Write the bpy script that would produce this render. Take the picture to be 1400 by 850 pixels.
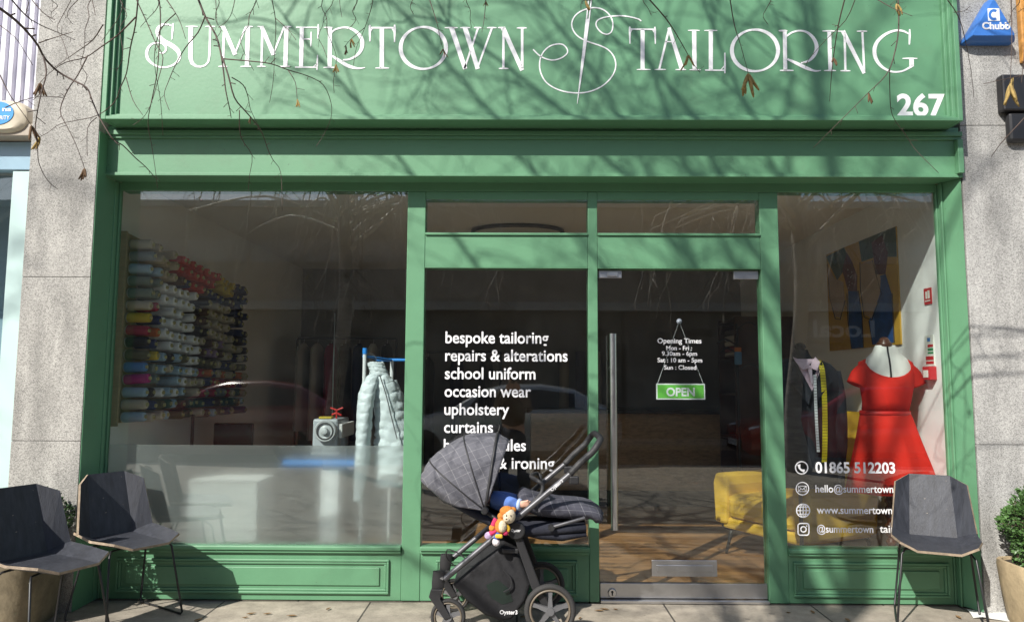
import bpy, math, random
from mathutils import Vector, Matrix
R_ = math.radians
random.seed(7)
for o in list(bpy.data.objects): bpy.data.objects.remove(o)
SC = bpy.context.scene
COL = SC.collection
# ------------------------------------------------------------------ camera
FPX, PW, PH = 1011.0, 1400, 850
CAM = Vector((0.0, -4.8, 1.39))
PIT, YAW, ROL = 0.0938, 0.0081, 0.0047
def basis():
    cp, sp, cy, sy = math.cos(PIT), math.sin(PIT), math.cos(YAW), math.sin(YAW)
    f = Vector((-sy*cp, cy*cp, sp)); r = Vector((cy, sy, 0)); u = r.cross(f)
    c, s = math.cos(ROL), math.sin(ROL)
    return r*c+u*s, u*c-r*s, f
CR, CU, CF = basis()
cam = bpy.data.cameras.new('camera'); camo = bpy.data.objects.new('camera', cam); COL.objects.link(camo)
cam.sensor_width = 36; cam.lens = 36*FPX/PW; cam.clip_start = 0.02; cam.clip_end = 500
camo.matrix_world = Matrix(((CR.x, CU.x, -CF.x, CAM.x), (CR.y, CU.y, -CF.y, CAM.y), (CR.z, CU.z, -CF.z, CAM.z), (0, 0, 0, 1)))
SC.camera = camo
# ------------------------------------------------------------------ light
SUN = Vector((0.72, 1.0, -0.99)).normalized()
w = bpy.data.worlds.new('World'); SC.world = w; w.use_nodes = True
nt = w.node_tree; bg = nt.nodes['Background']; sky = nt.nodes.new('ShaderNodeTexSky')
sky.sky_type = 'NISHITA'; sky.sun_disc = False
sky.sun_elevation = math.asin(-SUN.z); sky.sun_rotation = math.atan2(-SUN.x, -SUN.y)
nt.links.new(sky.outputs[0], bg.inputs[0]); bg.inputs[1].default_value = 0.105
sl = bpy.data.lights.new('sun', 'SUN'); sl.energy = 4.8; sl.angle = R_(0.5); sl.color = (1, .955, .88)
so = bpy.data.objects.new('sun', sl); COL.objects.link(so); so.rotation_euler = SUN.to_track_quat('-Z', 'Y').to_euler()
so.location = (-8, -12, 14)
SC.view_settings.view_transform = 'Standard'; SC.view_settings.look = 'None'
SC.view_settings.exposure = 0.56; SC.view_settings.gamma = 1; SC.view_settings.use_curve_mapping = False
SC.render.engine = 'CYCLES'
SC.cycles.use_denoising = True
SC.cycles.max_bounces = 10; SC.cycles.transparent_max_bounces = 24; SC.cycles.transmission_bounces = 10
SC.cycles.sample_clamp_indirect = 6
# ------------------------------------------------------------------ helpers
def ray(px, py): return CR*((px-PW/2)/FPX)+CU*((PH/2-py)/FPX)+CF
def aty(px, py, y):
    d = ray(px, py); return CAM+d*((y-CAM.y)/d.y)
def atx(px, py, x):
    d = ray(px, py); return CAM+d*((x-CAM.x)/d.x)
MATS = {}
def mat(name, col, rough=.6, metal=0., var=.0, scale=8., bump=0., bscale=40., spec=.5, col2=None, stretch=(1, 1, 1), coat=0., trans=0.):
    if name in MATS: return MATS[name]
    m = bpy.data.materials.new(name); m.use_nodes = True; n = m.node_tree.nodes; l = m.node_tree.links
    b = n['Principled BSDF']; b.inputs['Base Color'].default_value = (*col, 1); b.inputs['Roughness'].default_value = rough
    b.inputs['Metallic'].default_value = metal; b.inputs['Specular IOR Level'].default_value = spec
    if coat: b.inputs['Coat Weight'].default_value = coat
    if var or col2 or bump:
        tc = n.new('ShaderNodeTexCoord'); mp = n.new('ShaderNodeMapping'); mp.inputs['Scale'].default_value = stretch
        l.new(tc.outputs['Object'], mp.inputs[0])
    if var or col2:
        nz = n.new('ShaderNodeTexNoise'); nz.inputs['Scale'].default_value = scale; nz.inputs['Detail'].default_value = 6; nz.inputs['Roughness'].default_value = .65
        l.new(mp.outputs[0], nz.inputs['Vector'])
        rp = n.new('ShaderNodeValToRGB'); rp.color_ramp.elements[0].position = .3; rp.color_ramp.elements[1].position = .7
        c2 = col2 or tuple(min(1, c*(1+var)) for c in col); c1 = col if col2 else tuple(c*(1-var) for c in col)
        rp.color_ramp.elements[0].color = (*c1, 1); rp.color_ramp.elements[1].color = (*c2, 1)
        l.new(nz.outputs[0], rp.inputs[0]); l.new(rp.outputs[0], b.inputs['Base Color'])
    if bump:
        nb = n.new('ShaderNodeTexNoise'); nb.inputs['Scale'].default_value = bscale; nb.inputs['Detail'].default_value = 4
        l.new(mp.outputs[0], nb.inputs['Vector'])
        bp = n.new('ShaderNodeBump'); bp.inputs['Strength'].default_value = bump; bp.inputs['Distance'].default_value = .01
        l.new(nb.outputs[0], bp.inputs['Height']); l.new(bp.outputs[0], b.inputs['Normal'])
    MATS[name] = m; return m
def nodes_of(m): return m.node_tree.nodes, m.node_tree.links, m.node_tree.nodes['Principled BSDF']
def tag(o, label=None, cat=None, group=None, kind=None):
    if label: o['label'] = label
    if cat: o['category'] = cat
    if group: o['group'] = group
    if kind: o['kind'] = kind
    return o
ORG = {}
def root(name, label, cat, loc=(0, 0, 0), group=None):
    o = bpy.data.objects.new(name, None); COL.objects.link(o); o.location = loc; o.empty_display_size = .1
    ORG[o] = Vector(loc); return tag(o, label, cat, group)
class MB:
    def __init__(s): s.v = []; s.f = []; s.mi = []; s.uv = {}
    def add(s, vs, fs, mi=0, uvs=None):
        b = len(s.v); s.v += [tuple(v) for v in vs]
        for k, f in enumerate(fs):
            if uvs: s.uv[len(s.f)] = uvs[k]
            s.f.append(tuple(b+i for i in f)); s.mi.append(mi)
        return s
    def box(s, x0, x1, y0, y1, z0, z1, mi=0):
        if x0 > x1: x0, x1 = x1, x0
        if y0 > y1: y0, y1 = y1, y0
        if z0 > z1: z0, z1 = z1, z0
        return s.add([(x0, y0, z0), (x1, y0, z0), (x1, y1, z0), (x0, y1, z0), (x0, y0, z1), (x1, y0, z1), (x1, y1, z1), (x0, y1, z1)],
                     [(0, 3, 2, 1), (4, 5, 6, 7), (0, 1, 5, 4), (1, 2, 6, 5), (2, 3, 7, 6), (3, 0, 4, 7)], mi)
    def prism(s, pts, d, mi=0):            # polygon pts (3D), extruded by vector d
        n = len(pts); d = Vector(d); p = [Vector(q) for q in pts]
        nrm = Vector((0, 0, 0))
        for i in range(n): nrm += p[i].cross(p[(i+1) % n])
        if nrm.dot(d) > 0: p = p[::-1]
        vs = p+[q+d for q in p]
        return s.add(vs, [tuple(range(n)), tuple(range(2*n-1, n-1, -1))]+[(i, i+n, (i+1) % n+n, (i+1) % n) for i in range(n)], mi)
    def tube(s, pts, rad, n=6, mi=0, caps=True):
        pts = [Vector(p) for p in pts]
        if not isinstance(rad, (list, tuple)): rad = [rad]*len(pts)
        rings = []; up = None
        for i, p in enumerate(pts):
            t = (pts[min(i+1, len(pts)-1)]-pts[max(i-1, 0)])
            if t.length < 1e-9: t = Vector((0, 0, 1))
            t.normalize()
            if up is None: up = Vector((0, 0, 1)) if abs(t.z) < .9 else Vector((0, 1, 0))
            a = up-t*up.dot(t)
            if a.length < 1e-6: a = t.orthogonal()
            a.normalize(); b = t.cross(a); up = a
            rings.append([p+(a*math.cos(2*math.pi*k/n)+b*math.sin(2*math.pi*k/n))*rad[i] for k in range(n)])
        return s.loft(rings, True, caps, mi)
    def loft(s, rings, closed=True, caps=True, mi=0, uv=False, uscale=1.):
        n = len(rings[0]); vs = [q for r in rings for q in r]; fs = []; uvs = [] if uv else None
        m = n if closed else n-1
        if uv:
            L = [0.]
            for i in range(1, len(rings)): L.append(L[-1]+(Vector(rings[i][n//2])-Vector(rings[i-1][n//2])).length)
            M = [0.]; mid = rings[len(rings)//2]
            for k in range(1, n+1): M.append(M[-1]+(Vector(mid[k % n])-Vector(mid[k-1])).length)
        for i in range(len(rings)-1):
            for k in range(m):
                k2 = (k+1) % n
                fs.append((i*n+k, i*n+k2, (i+1)*n+k2, (i+1)*n+k))
                if uv is True: uvs.append(((M[k], L[i]), (M[k+1], L[i]), (M[k+1], L[i+1]), (M[k], L[i+1])))
                elif uv: uvs.append(tuple(uv(Vector(vs[q])) for q in fs[-1]))
        s.add(vs, fs, mi, uvs)
        if caps and closed:
            b = len(s.v)-len(vs)
            s.f.append(tuple(b+k for k in range(n-1, -1, -1))); s.mi.append(mi)
            s.f.append(tuple(b+(len(rings)-1)*n+k for k in range(n))); s.mi.append(mi)
        return s
    def ball(s, c, rx, ry=None, rz=None, n=14, m=9, mi=0, fn=None):
        ry = rx if ry is None else ry; rz = rx if rz is None else rz; c = Vector(c); rings = []
        for i in range(m+1):
            t = math.pi*(i/m); t = min(max(t, .02), math.pi-.02)
            rings.append([c+Vector((rx*math.sin(t)*math.cos(2*math.pi*k/n), ry*math.sin(t)*math.sin(2*math.pi*k/n), -rz*math.cos(t))) for k in range(n)])
        return s.loft(rings, True, True, mi)
    def lathe(s, prof, c, n=16, mi=0, axis='z'):     # prof (r, h)
        c = Vector(c); rings = []
        for r, h in prof:
            ring = []
            for k in range(n):
                a = 2*math.pi*k/n
                if axis == 'z': q = (r*math.cos(a), r*math.sin(a), h)
                elif axis == 'y': q = (r*math.cos(a), h, -r*math.sin(a))
                else: q = (h, r*math.cos(a), r*math.sin(a))
                ring.append(c+Vector(q))
            rings.append(ring)
        return s.loft(rings, True, True, mi)
    def build(s, name, mats, parent=None, smooth=False, bevel=0., solid=0., loc=None, sub=0, rim=None, ang=None):
        if not isinstance(mats, (list, tuple)): mats = [mats]
        org = ORG[parent] if parent is not None else Vector(loc or (0, 0, 0))
        me = bpy.data.meshes.new(name)
        me.from_pydata([tuple(Vector(v)-org) for v in s.v], [], s.f)
        for m in mats: me.materials.append(m)
        for p, i in zip(me.polygons, s.mi): p.material_index = i; p.use_smooth = bool(smooth)
        if s.uv:
            ul = me.uv_layers.new(name='uv')
            for pi, us in s.uv.items():
                p = me.polygons[pi]
                for li, u in zip(p.loop_indices, us): ul.data[li].uv = u
        me.update()
        if smooth and ang is not None: me.set_sharp_from_angle(angle=R_(ang))
        o = bpy.data.objects.new(name, me); COL.objects.link(o)
        if parent is not None: o.parent = parent
        else: o.location = org
        ORG[o] = org
        if solid:
            md = o.modifiers.new('solid', 'SOLIDIFY'); md.thickness = solid; md.offset = 0
            if rim is not None: md.material_offset_rim = rim
        if sub: md = o.modifiers.new('sub', 'SUBSURF'); md.levels = sub; md.render_levels = sub
        if bevel:
            md = o.modifiers.new('bevel', 'BEVEL'); md.width = bevel; md.segments = 2; md.limit_method = 'ANGLE'; md.angle_limit = R_(40)
        return o
def structure(o): o['kind'] = 'structure'; return o
def smoothpts(pts, k=4):
    P = [Vector(p) for p in pts]; out = []
    for i in range(len(P)-1):
        p0, p1, p2, p3 = P[max(i-1, 0)], P[i], P[i+1], P[min(i+2, len(P)-1)]
        for j in range(k):
            t = j/k
            out.append(.5*((2*p1)+(p2-p0)*t+(2*p0-5*p1+4*p2-p3)*t*t+(3*p1-p0-3*p2+p3)*t**3))
    out.append(P[-1]); return out
def ellring(c, rx, ry, n=24, z=None, p=2., wob=0., wn=0, ph=0.):
    out = []
    for k in range(n):
        a = 2*math.pi*k/n; ca, sa = math.cos(a), math.sin(a)
        q = (abs(ca)**p+abs(sa)**p)**(-1/p)*(1+wob*math.sin(wn*a+ph))
        out.append(Vector((c[0]+rx*ca*q, c[1]+ry*sa*q, c[2])))
    return out
def text_mesh(body, x0, x1, z, h, y, off=.0, ext=.0006, org=Vector((0, 0, 0)), mode='xz', align=None, line=1.):
    cu = bpy.data.curves.new('t', 'FONT'); cu.body = body; cu.size = 1; cu.extrude = 0; cu.offset = off; cu.resolution_u = 4
    ob = bpy.data.objects.new('t', cu); COL.objects.link(ob)
    me = bpy.data.meshes.new_from_object(ob.evaluated_get(bpy.context.evaluated_depsgraph_get()))
    bpy.data.objects.remove(ob); bpy.data.curves.remove(cu)
    xs = [v.co.x for v in me.vertices]; a, b = min(xs), max(xs)
    k = (x1-x0)/(b-a)
    mb = MB(); vs = [(x0+(v.co.x-a)*k, y, z+v.co.y*h/.729) for v in me.vertices]
    fs = [tuple(p.vertices) for p in me.polygons]
    mb.add(vs, fs); bpy.data.meshes.remove(me); return mb
def text(name, body, px0, px1, pbase, capx, y, parent, m, off=.012):
    a, b = aty(px0, pbase, y), aty(px1, pbase, y); c = aty(px0, pbase-capx, y)
    mb = text_mesh(body, a.x, b.x, (a.z+b.z)/2, c.z-a.z, y, off)
    return mb.build(name, m, parent, solid=.0015)
def stroke(mb, pts, widths, y, sm=0, mi=0):   # pts in picture px on plane y, widths in px -> flat ribbon
    P = [Vector((p[0], p[1], 0)) for p in pts]
    if not isinstance(widths, (list, tuple)): widths = [widths]*len(P)
    if sm:
        W = [Vector((q, 0, 0)) for q in widths]; P = smoothpts(P, sm); W = smoothpts(W, sm); widths = [max(q.x, .3) for q in W]
    L, Rr = [], []
    for i, p in enumerate(P):
        t = P[min(i+1, len(P)-1)]-P[max(i-1, 0)]; t.normalize(); nn = Vector((-t.y, t.x, 0))*widths[i]/2
        L.append(aty(p.x+nn.x, p.y+nn.y, y)); Rr.append(aty(p.x-nn.x, p.y-nn.y, y))
    vs = L+Rr; n = len(P)
    mb.add(vs, [(i, i+1, n+i+1, n+i) for i in range(n-1)], mi)
# ------------------------------------------------------------------ materials
def green_paint():
    m = mat('green_paint', (.106, .258, .142), rough=.45, var=.07, scale=2.2, bump=.05, bscale=45); n, l, b = nodes_of(m)
    tc = n.new('ShaderNodeTexCoord'); nz = n.new('ShaderNodeTexNoise'); nz.inputs['Scale'].default_value = 3.1; nz.inputs['Detail'].default_value = 10; nz.inputs['Roughness'].default_value = .72; l.new(tc.outputs['Object'], nz.inputs['Vector'])
    mr = n.new('ShaderNodeMapRange'); mr.inputs[1].default_value = .55; mr.inputs[2].default_value = .78; mr.inputs[4].default_value = .45; l.new(nz.outputs[0], mr.inputs[0])
    n2 = n.new('ShaderNodeTexNoise'); n2.inputs['Scale'].default_value = 55; n2.inputs['Detail'].default_value = 3; l.new(tc.outputs['Object'], n2.inputs['Vector'])
    m2 = n.new('ShaderNodeMapRange'); m2.inputs[1].default_value = .735; m2.inputs[2].default_value = .75; m2.inputs[4].default_value = .6; l.new(n2.outputs[0], m2.inputs[0])
    old = b.inputs['Base Color'].links[0].from_socket; mx = n.new('ShaderNodeMix'); mx.data_type = 'RGBA'; l.new(mr.outputs[0], mx.inputs[0]); l.new(old, mx.inputs[6]); mx.inputs[7].default_value = (.10, .17, .10, 1)
    mx2 = n.new('ShaderNodeMix'); mx2.data_type = 'RGBA'; l.new(m2.outputs[0], mx2.inputs[0]); l.new(mx.outputs[2], mx2.inputs[6]); mx2.inputs[7].default_value = (.07, .10, .07, 1); l.new(mx2.outputs[2], b.inputs['Base Color'])
    return m
GREEN = green_paint()
WHITE = mat('white_vinyl', (.82, .82, .83), rough=.45)
WHITE2 = mat('white_paint', (.80, .80, .78), rough=.6, var=.03, scale=5, bump=.05)
BLACKM = mat('black_metal', (.018, .018, .02), rough=.4, metal=.0)
STEEL = mat('brushed_steel', (.58, .58, .59), rough=.28, metal=1., var=.06, scale=30, stretch=(1, 1, 12))
STEEL2 = mat('steel_plate', (.5, .5, .51), rough=.38, metal=1., var=.08, scale=14)
def granite(name, base):
    m = mat(name, base, rough=.75); n, l, b = nodes_of(m)
    tc = n.new('ShaderNodeTexCoord'); v = n.new('ShaderNodeTexVoronoi'); v.inputs['Scale'].default_value = 210
    v2 = n.new('ShaderNodeTexNoise'); v2.inputs['Scale'].default_value = 330; v2.inputs['Detail'].default_value = 3
    v3 = n.new('ShaderNodeTexNoise'); v3.inputs['Scale'].default_value = 3.5; v3.inputs['Detail'].default_value = 5
    for q in (v, v2): l.new(tc.outputs['Object'], q.inputs['Vector'])
    mp = n.new('ShaderNodeMapping'); mp.inputs['Scale'].default_value = (2.6, 2.6, .55); l.new(tc.outputs['Object'], mp.inputs[0]); l.new(mp.outputs[0], v3.inputs['Vector'])
    sep = n.new('ShaderNodeSeparateColor'); l.new(v.outputs['Color'], sep.inputs[0])
    rp = n.new('ShaderNodeValToRGB'); e = rp.color_ramp.elements
    e[0].position = 0; e[0].color = (*[c*.5 for c in base], 1); e[1].position = 1; e[1].color = (*[min(1, c*1.3) for c in base], 1)
    k = e.new(.22); k.color = (*[c*.8 for c in base], 1); k = e.new(.6); k.color = (*[c*1.05 for c in base], 1)
    l.new(sep.outputs[0], rp.inputs[0])
    r2 = n.new('ShaderNodeMapRange'); r2.inputs[1].default_value = .3; r2.inputs[2].default_value = .7; r2.inputs[3].default_value = .75; r2.inputs[4].default_value = 1.22
    l.new(v2.outputs[0], r2.inputs[0])
    r3 = n.new('ShaderNodeMapRange'); r3.inputs[1].default_value = .3; r3.inputs[2].default_value = .7; r3.inputs[3].default_value = .66; r3.inputs[4].default_value = 1.1
    l.new(v3.outputs[0], r3.inputs[0])
    mu = n.new('ShaderNodeMath'); mu.operation = 'MULTIPLY'; l.new(r2.outputs[0], mu.inputs[0]); l.new(r3.outputs[0], mu.inputs[1])
    mx = n.new('ShaderNodeVectorMath'); mx.operation = 'SCALE'; l.new(rp.outputs[0], mx.inputs[0]); l.new(mu.outputs[0], mx.inputs['Scale'])
    l.new(mx.outputs[0], b.inputs['Base Color'])
    bp = n.new('ShaderNodeBump'); bp.inputs['Strength'].default_value = .12; bp.inputs['Distance'].default_value = .004
    l.new(v2.outputs[0], bp.inputs['Height']); l.new(bp.outputs[0], b.inputs['Normal'])
    return m
GRANITE = granite('granite_warm', (.37, .36, .335)); GRANITE2 = granite('granite_grey', (.38, .375, .36))
def glass(name, tint=(.93, .96, .95), f0=.075):
    m = bpy.data.materials.new(name); m.use_nodes = True; n = m.node_tree.nodes; l = m.node_tree.links; n.clear()
    out = n.new('ShaderNodeOutputMaterial'); mix = n.new('ShaderNodeMixShader'); tr = n.new('ShaderNodeBsdfTransparent'); gl = n.new('ShaderNodeBsdfGlossy')
    tr.inputs[0].default_value = (*tint, 1); gl.inputs['Roughness'].default_value = 0.0; gl.inputs[0].default_value = (1, 1, 1, 1)
    lw = n.new('ShaderNodeLayerWeight'); lw.inputs[0].default_value = .5
    pw = n.new('ShaderNodeMath'); pw.operation = 'POWER'; pw.inputs[1].default_value = 5; l.new(lw.outputs['Facing'], pw.inputs[0])
    ma = n.new('ShaderNodeMath'); ma.operation = 'MULTIPLY_ADD'; ma.inputs[1].default_value = 1-f0; ma.inputs[2].default_value = f0; l.new(pw.outputs[0], ma.inputs[0])
    l.new(ma.outputs[0], mix.inputs[0]); l.new(tr.outputs[0], mix.inputs[1]); l.new(gl.outputs[0], mix.inputs[2]); tc = n.new('ShaderNodeTexCoord'); nz = n.new('ShaderNodeTexNoise'); nz.inputs['Scale'].default_value = 2.2; nz.inputs['Detail'].default_value = 9; nz.inputs['Roughness'].default_value = .75; nz.inputs['Distortion'].default_value = 1.2
    l.new(tc.outputs['Object'], nz.inputs['Vector']); mr = n.new('ShaderNodeMapRange'); mr.inputs[1].default_value = .42; mr.inputs[2].default_value = .8; mr.inputs[3].default_value = .0; mr.inputs[4].default_value = .006; l.new(nz.outputs[0], mr.inputs[0])
    df = n.new('ShaderNodeBsdfDiffuse'); df.inputs[0].default_value = (.7, .7, .68, 1); ms = n.new('ShaderNodeMixShader'); l.new(mr.outputs[0], ms.inputs[0]); l.new(mix.outputs[0], ms.inputs[1]); l.new(df.outputs[0], ms.inputs[2])
    l.new(ms.outputs[0], out.inputs[0]); return m
GLASS = glass('window_glass')
def frosted():
    m = bpy.data.materials.new('frosted_film'); m.use_nodes = True; n = m.node_tree.nodes; l = m.node_tree.links; n.clear()
    out = n.new('ShaderNodeOutputMaterial'); mix = n.new('ShaderNodeMixShader'); rf = n.new('ShaderNodeBsdfRefraction'); ad = n.new('ShaderNodeMixShader')
    rf.inputs['IOR'].default_value = 1.14; rf.inputs['Roughness'].default_value = .66; rf.inputs[0].default_value = (.93, .95, .95, 1)
    tl = n.new('ShaderNodeBsdfTranslucent'); tl.inputs[0].default_value = (.8, .82, .82, 1)
    df = n.new('ShaderNodeBsdfDiffuse'); df.inputs[0].default_value = (.8, .83, .83, 1)
    tp = n.new('ShaderNodeBsdfTransparent'); tp.inputs[0].default_value = (.95, .95, .95, 1)
    l.new(df.outputs[0], ad.inputs[1]); l.new(tl.outputs[0], ad.inputs[2]); ad.inputs[0].default_value = .35
    m2 = n.new('ShaderNodeMixShader'); m2.inputs[0].default_value = .5; l.new(rf.outputs[0], m2.inputs[1]); l.new(tp.outputs[0], m2.inputs[2])
    l.new(m2.outputs[0], mix.inputs[1]); l.new(ad.outputs[0], mix.inputs[2]); mix.inputs[0].default_value = .12
    l.new(mix.outputs[0], out.inputs[0]); return m
FROST = frosted()
# ------------------------------------------------------------------ the setting: ground
def paving_mat():
    m = mat('paving_slabs', (.34, .31, .27), rough=.85); n, l, b = nodes_of(m)
    tc = n.new('ShaderNodeTexCoord'); br = n.new('ShaderNodeTexBrick'); l.new(tc.outputs['Object'], br.inputs['Vector'])
    br.inputs['Scale'].default_value = 1; br.inputs['Brick Width'].default_value = .92; br.inputs['Row Height'].default_value = .62
    br.inputs['Mortar Size'].default_value = .007; br.inputs['Mortar Smooth'].default_value = .4; br.inputs['Bias'].default_value = 0
    br.inputs['Color1'].default_value = (.37, .325, .26, 1); br.inputs['Color2'].default_value = (.31, .275, .225, 1); br.inputs['Mortar'].default_value = (.07, .062, .05, 1)
    nz = n.new('ShaderNodeTexNoise'); nz.inputs['Scale'].default_value = 6; nz.inputs['Detail'].default_value = 10; nz.inputs['Roughness'].default_value = .75; l.new(tc.outputs['Object'], nz.inputs['Vector'])
    mr = n.new('ShaderNodeMapRange'); mr.inputs[1].default_value = .3; mr.inputs[2].default_value = .72; mr.inputs[3].default_value = .55; mr.inputs[4].default_value = 1.25; l.new(nz.outputs[0], mr.inputs[0])
    mx = n.new('ShaderNodeVectorMath'); mx.operation = 'SCALE'; l.new(br.outputs['Color'], mx.inputs[0]); l.new(mr.outputs[0], mx.inputs['Scale']); l.new(mx.outputs[0], b.inputs['Base Color'])
    n2 = n.new('ShaderNodeTexNoise'); n2.inputs['Scale'].default_value = 70; n2.inputs['Detail'].default_value = 5; l.new(tc.outputs['Object'], n2.inputs['Vector'])
    ad = n.new('ShaderNodeMath'); ad.operation = 'MULTIPLY_ADD'; l.new(br.outputs['Fac'], ad.inputs[0]); ad.inputs[1].default_value = -1.2; l.new(n2.outputs[0], ad.inputs[2])
    vg = n.new('ShaderNodeTexVoronoi'); vg.inputs['Scale'].default_value = 4.2; l.new(tc.outputs['Object'], vg.inputs['Vector']); lg_ = n.new('ShaderNodeMath'); lg_.operation = 'LESS_THAN'; lg_.inputs[1].default_value = .085; l.new(vg.outputs['Distance'], lg_.inputs[0])
    lm_ = n.new('ShaderNodeMath'); lm_.operation = 'MULTIPLY'; lm_.inputs[1].default_value = .55; l.new(lg_.outputs[0], lm_.inputs[0]); gm = n.new('ShaderNodeMix'); gm.data_type = 'RGBA'; l.new(lm_.outputs[0], gm.inputs[0]); l.new(mx.outputs[0], gm.inputs[6]); gm.inputs[7].default_value = (.10, .09, .08, 1); l.new(gm.outputs[2], b.inputs['Base Color'])
    bp = n.new('ShaderNodeBump'); bp.inputs['Strength'].default_value = .35; bp.inputs['Distance'].default_value = .008; l.new(ad.outputs[0], bp.inputs['Height']); l.new(bp.outputs[0], b.inputs['Normal'])
    return m
PAVE = paving_mat()
structure(MB().box(-45, 45, -7.5, .3, -.3, 0).build('pavement', PAVE))
structure(MB().box(-45, 45, -7.65, -7.5, -.3, .004).build('kerb', GRANITE2, bevel=.012))
structure(MB().box(-60, 60, -60, 40, -.5, -.302).build('ground', mat('soil', (.12, .1, .08), rough=.95, var=.2)))
structure(MB().box(-45, 45, -11.6, -7.65, -.301, -.11).build('road', mat('asphalt', (.05, .05, .052), rough=.85, var=.18, scale=3, bump=.3, bscale=160)))
structure(MB().box(-45, 45, -13.4, -11.6, -.3, .0).build('far_pavement', PAVE))
# ------------------------------------------------------------------ shop interior (room)
XL, XR, YB, ZC = -2.74, 2.81, 4.5, 2.79
def wood_floor():
    m = mat('oak_floor', (.33, .18, .08), rough=.32); n, l, b = nodes_of(m)
    tc = n.new('ShaderNodeTexCoord'); br = n.new('ShaderNodeTexBrick'); l.new(tc.outputs['Object'], br.inputs['Vector'])
    br.inputs['Scale'].default_value = 1; br.inputs['Brick Width'].default_value = 1.2; br.inputs['Row Height'].default_value = .11; br.inputs['Mortar Size'].default_value = .0025
    br.inputs['Color1'].default_value = (.42, .22, .095, 1); br.inputs['Color2'].default_value = (.28, .14, .06, 1); br.inputs['Mortar'].default_value = (.06, .03, .015, 1)
    mp = n.new('ShaderNodeMapping'); mp.inputs['Scale'].default_value = (1.5, 26, 1); l.new(tc.outputs['Object'], mp.inputs[0])
    nz = n.new('ShaderNodeTexNoise'); nz.inputs['Scale'].default_value = 3; nz.inputs['Detail'].default_value = 8; l.new(mp.outputs[0], nz.inputs['Vector'])
    mr = n.new('ShaderNodeMapRange'); mr.inputs[1].default_value = .25; mr.inputs[2].default_value = .75; mr.inputs[3].default_value = .6; mr.inputs[4].default_value = 1.3; l.new(nz.outputs[0], mr.inputs[0])
    mx = n.new('ShaderNodeVectorMath'); mx.operation = 'SCALE'; l.new(br.outputs['Color'], mx.inputs[0]); l.new(mr.outputs[0], mx.inputs['Scale']); l.new(mx.outputs[0], b.inputs['Base Color'])
    return m
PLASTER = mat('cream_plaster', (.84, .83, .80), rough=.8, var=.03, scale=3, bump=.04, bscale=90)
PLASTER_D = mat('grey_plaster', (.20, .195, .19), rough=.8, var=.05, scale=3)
structure(MB().box(XL, XR, .101, YB, -.02, .012).build('shop_floor', wood_floor()))
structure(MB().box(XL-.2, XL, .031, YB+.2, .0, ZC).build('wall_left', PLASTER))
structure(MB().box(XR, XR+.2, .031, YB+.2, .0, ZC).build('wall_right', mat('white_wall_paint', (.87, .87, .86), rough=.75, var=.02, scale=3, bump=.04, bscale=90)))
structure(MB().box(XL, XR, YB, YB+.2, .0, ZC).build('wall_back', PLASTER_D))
structure(MB().box(XL-.2, XR+.2, .1, YB+.2, ZC, ZC+.2).build('ceiling', mat('ceiling_paint', (.80, .78, .74), rough=.9)))
MB().box(-12, 12, .02, 6.4, 2.985, 7.5).build('upper_storey', mat('render_wall', (.45, .43, .4), rough=.9, var=.06))
tag(bpy.data.objects['upper_storey'], 'plain rendered storey of the building rising above the green sign', 'building')
# ------------------------------------------------------------------ shopfront
shop = root('shopfront', 'sage green painted timber shopfront with big windows and glass door', 'shopfront', (0, 0, 0))
P = shop
ZS, ZW, ZB = .345, 2.635, .008
# pilasters: stepped mouldings
for sx, xo, xi in ((-1, -2.727, -2.640), (1, 2.825, 2.745)):
    xb = xi-sx*-.012
    MB().prism([(xb+sx*.001, 0, ZB), (xo, -.157, ZB), (xo, .028, ZB), (xb+sx*.001, .028, ZB)], (0, 0, 2.681)).box(xi, xb, -.004, .029, ZB, 2.69).box(xb+sx*.012, xb+sx*.0004, -.043, -.01, ZB, 2.688).build('pilaster', GREEN, P, bevel=.004)
for a, b in ((-.732, -.613), (.458, .520), (1.588, 1.709)):
    mb = MB().box(a, b, 0, .1, ZB, 2.634)
    mb.build('post', GREEN, P, bevel=.004)
MB().box(-2.64, 2.745, -.002, .1, 2.636, 2.76).build('header', GREEN, P, bevel=.003)
MB().box(-.612, .457, .001, .1, 2.582, 2.635).box(.521, 1.587, .001, .1, 2.582, 2.635).build('header_trim', GREEN, P, bevel=.003)
for a, b in ((-.612, .457), (.521, 1.587)):
    MB().box(a, b, .0015, .1, 2.13, 2.34).box(a, b, -.012, .1, 2.3405, 2.357).box(a, b, -.006, .1, 2.122, 2.1295).build('transom_bar', GREEN, P, bevel=.003)
mb = MB().box(-2.727, 2.825, -.157, -.003, 2.712, 3.02).box(-2.735, 2.833, -.170, -.003, 2.690, 2.7115).box(-2.735, 2.833, -.185, -.1575, 2.955, 2.985).box(-2.735, 2.833, -.172, -.1575, 2.935, 2.9545)
mb.box(-2.727, -2.69, -.2, -.1575, 2.712, 2.93).box(2.79, 2.825, -.2, -.1575, 2.712, 2.93)
mb.build('frieze', GREEN, P, bevel=.003)
MB().box(aty(121, 420, -.26).x+.001, aty(121, 420, -.26).x+.006, -.256, -.158, .003, 2.953).box(aty(121, 420, -.26).x+.001, -2.72, -.1575, -.003, .003, 2.689).build('side_cladding', GREEN, P, bevel=.003)
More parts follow.
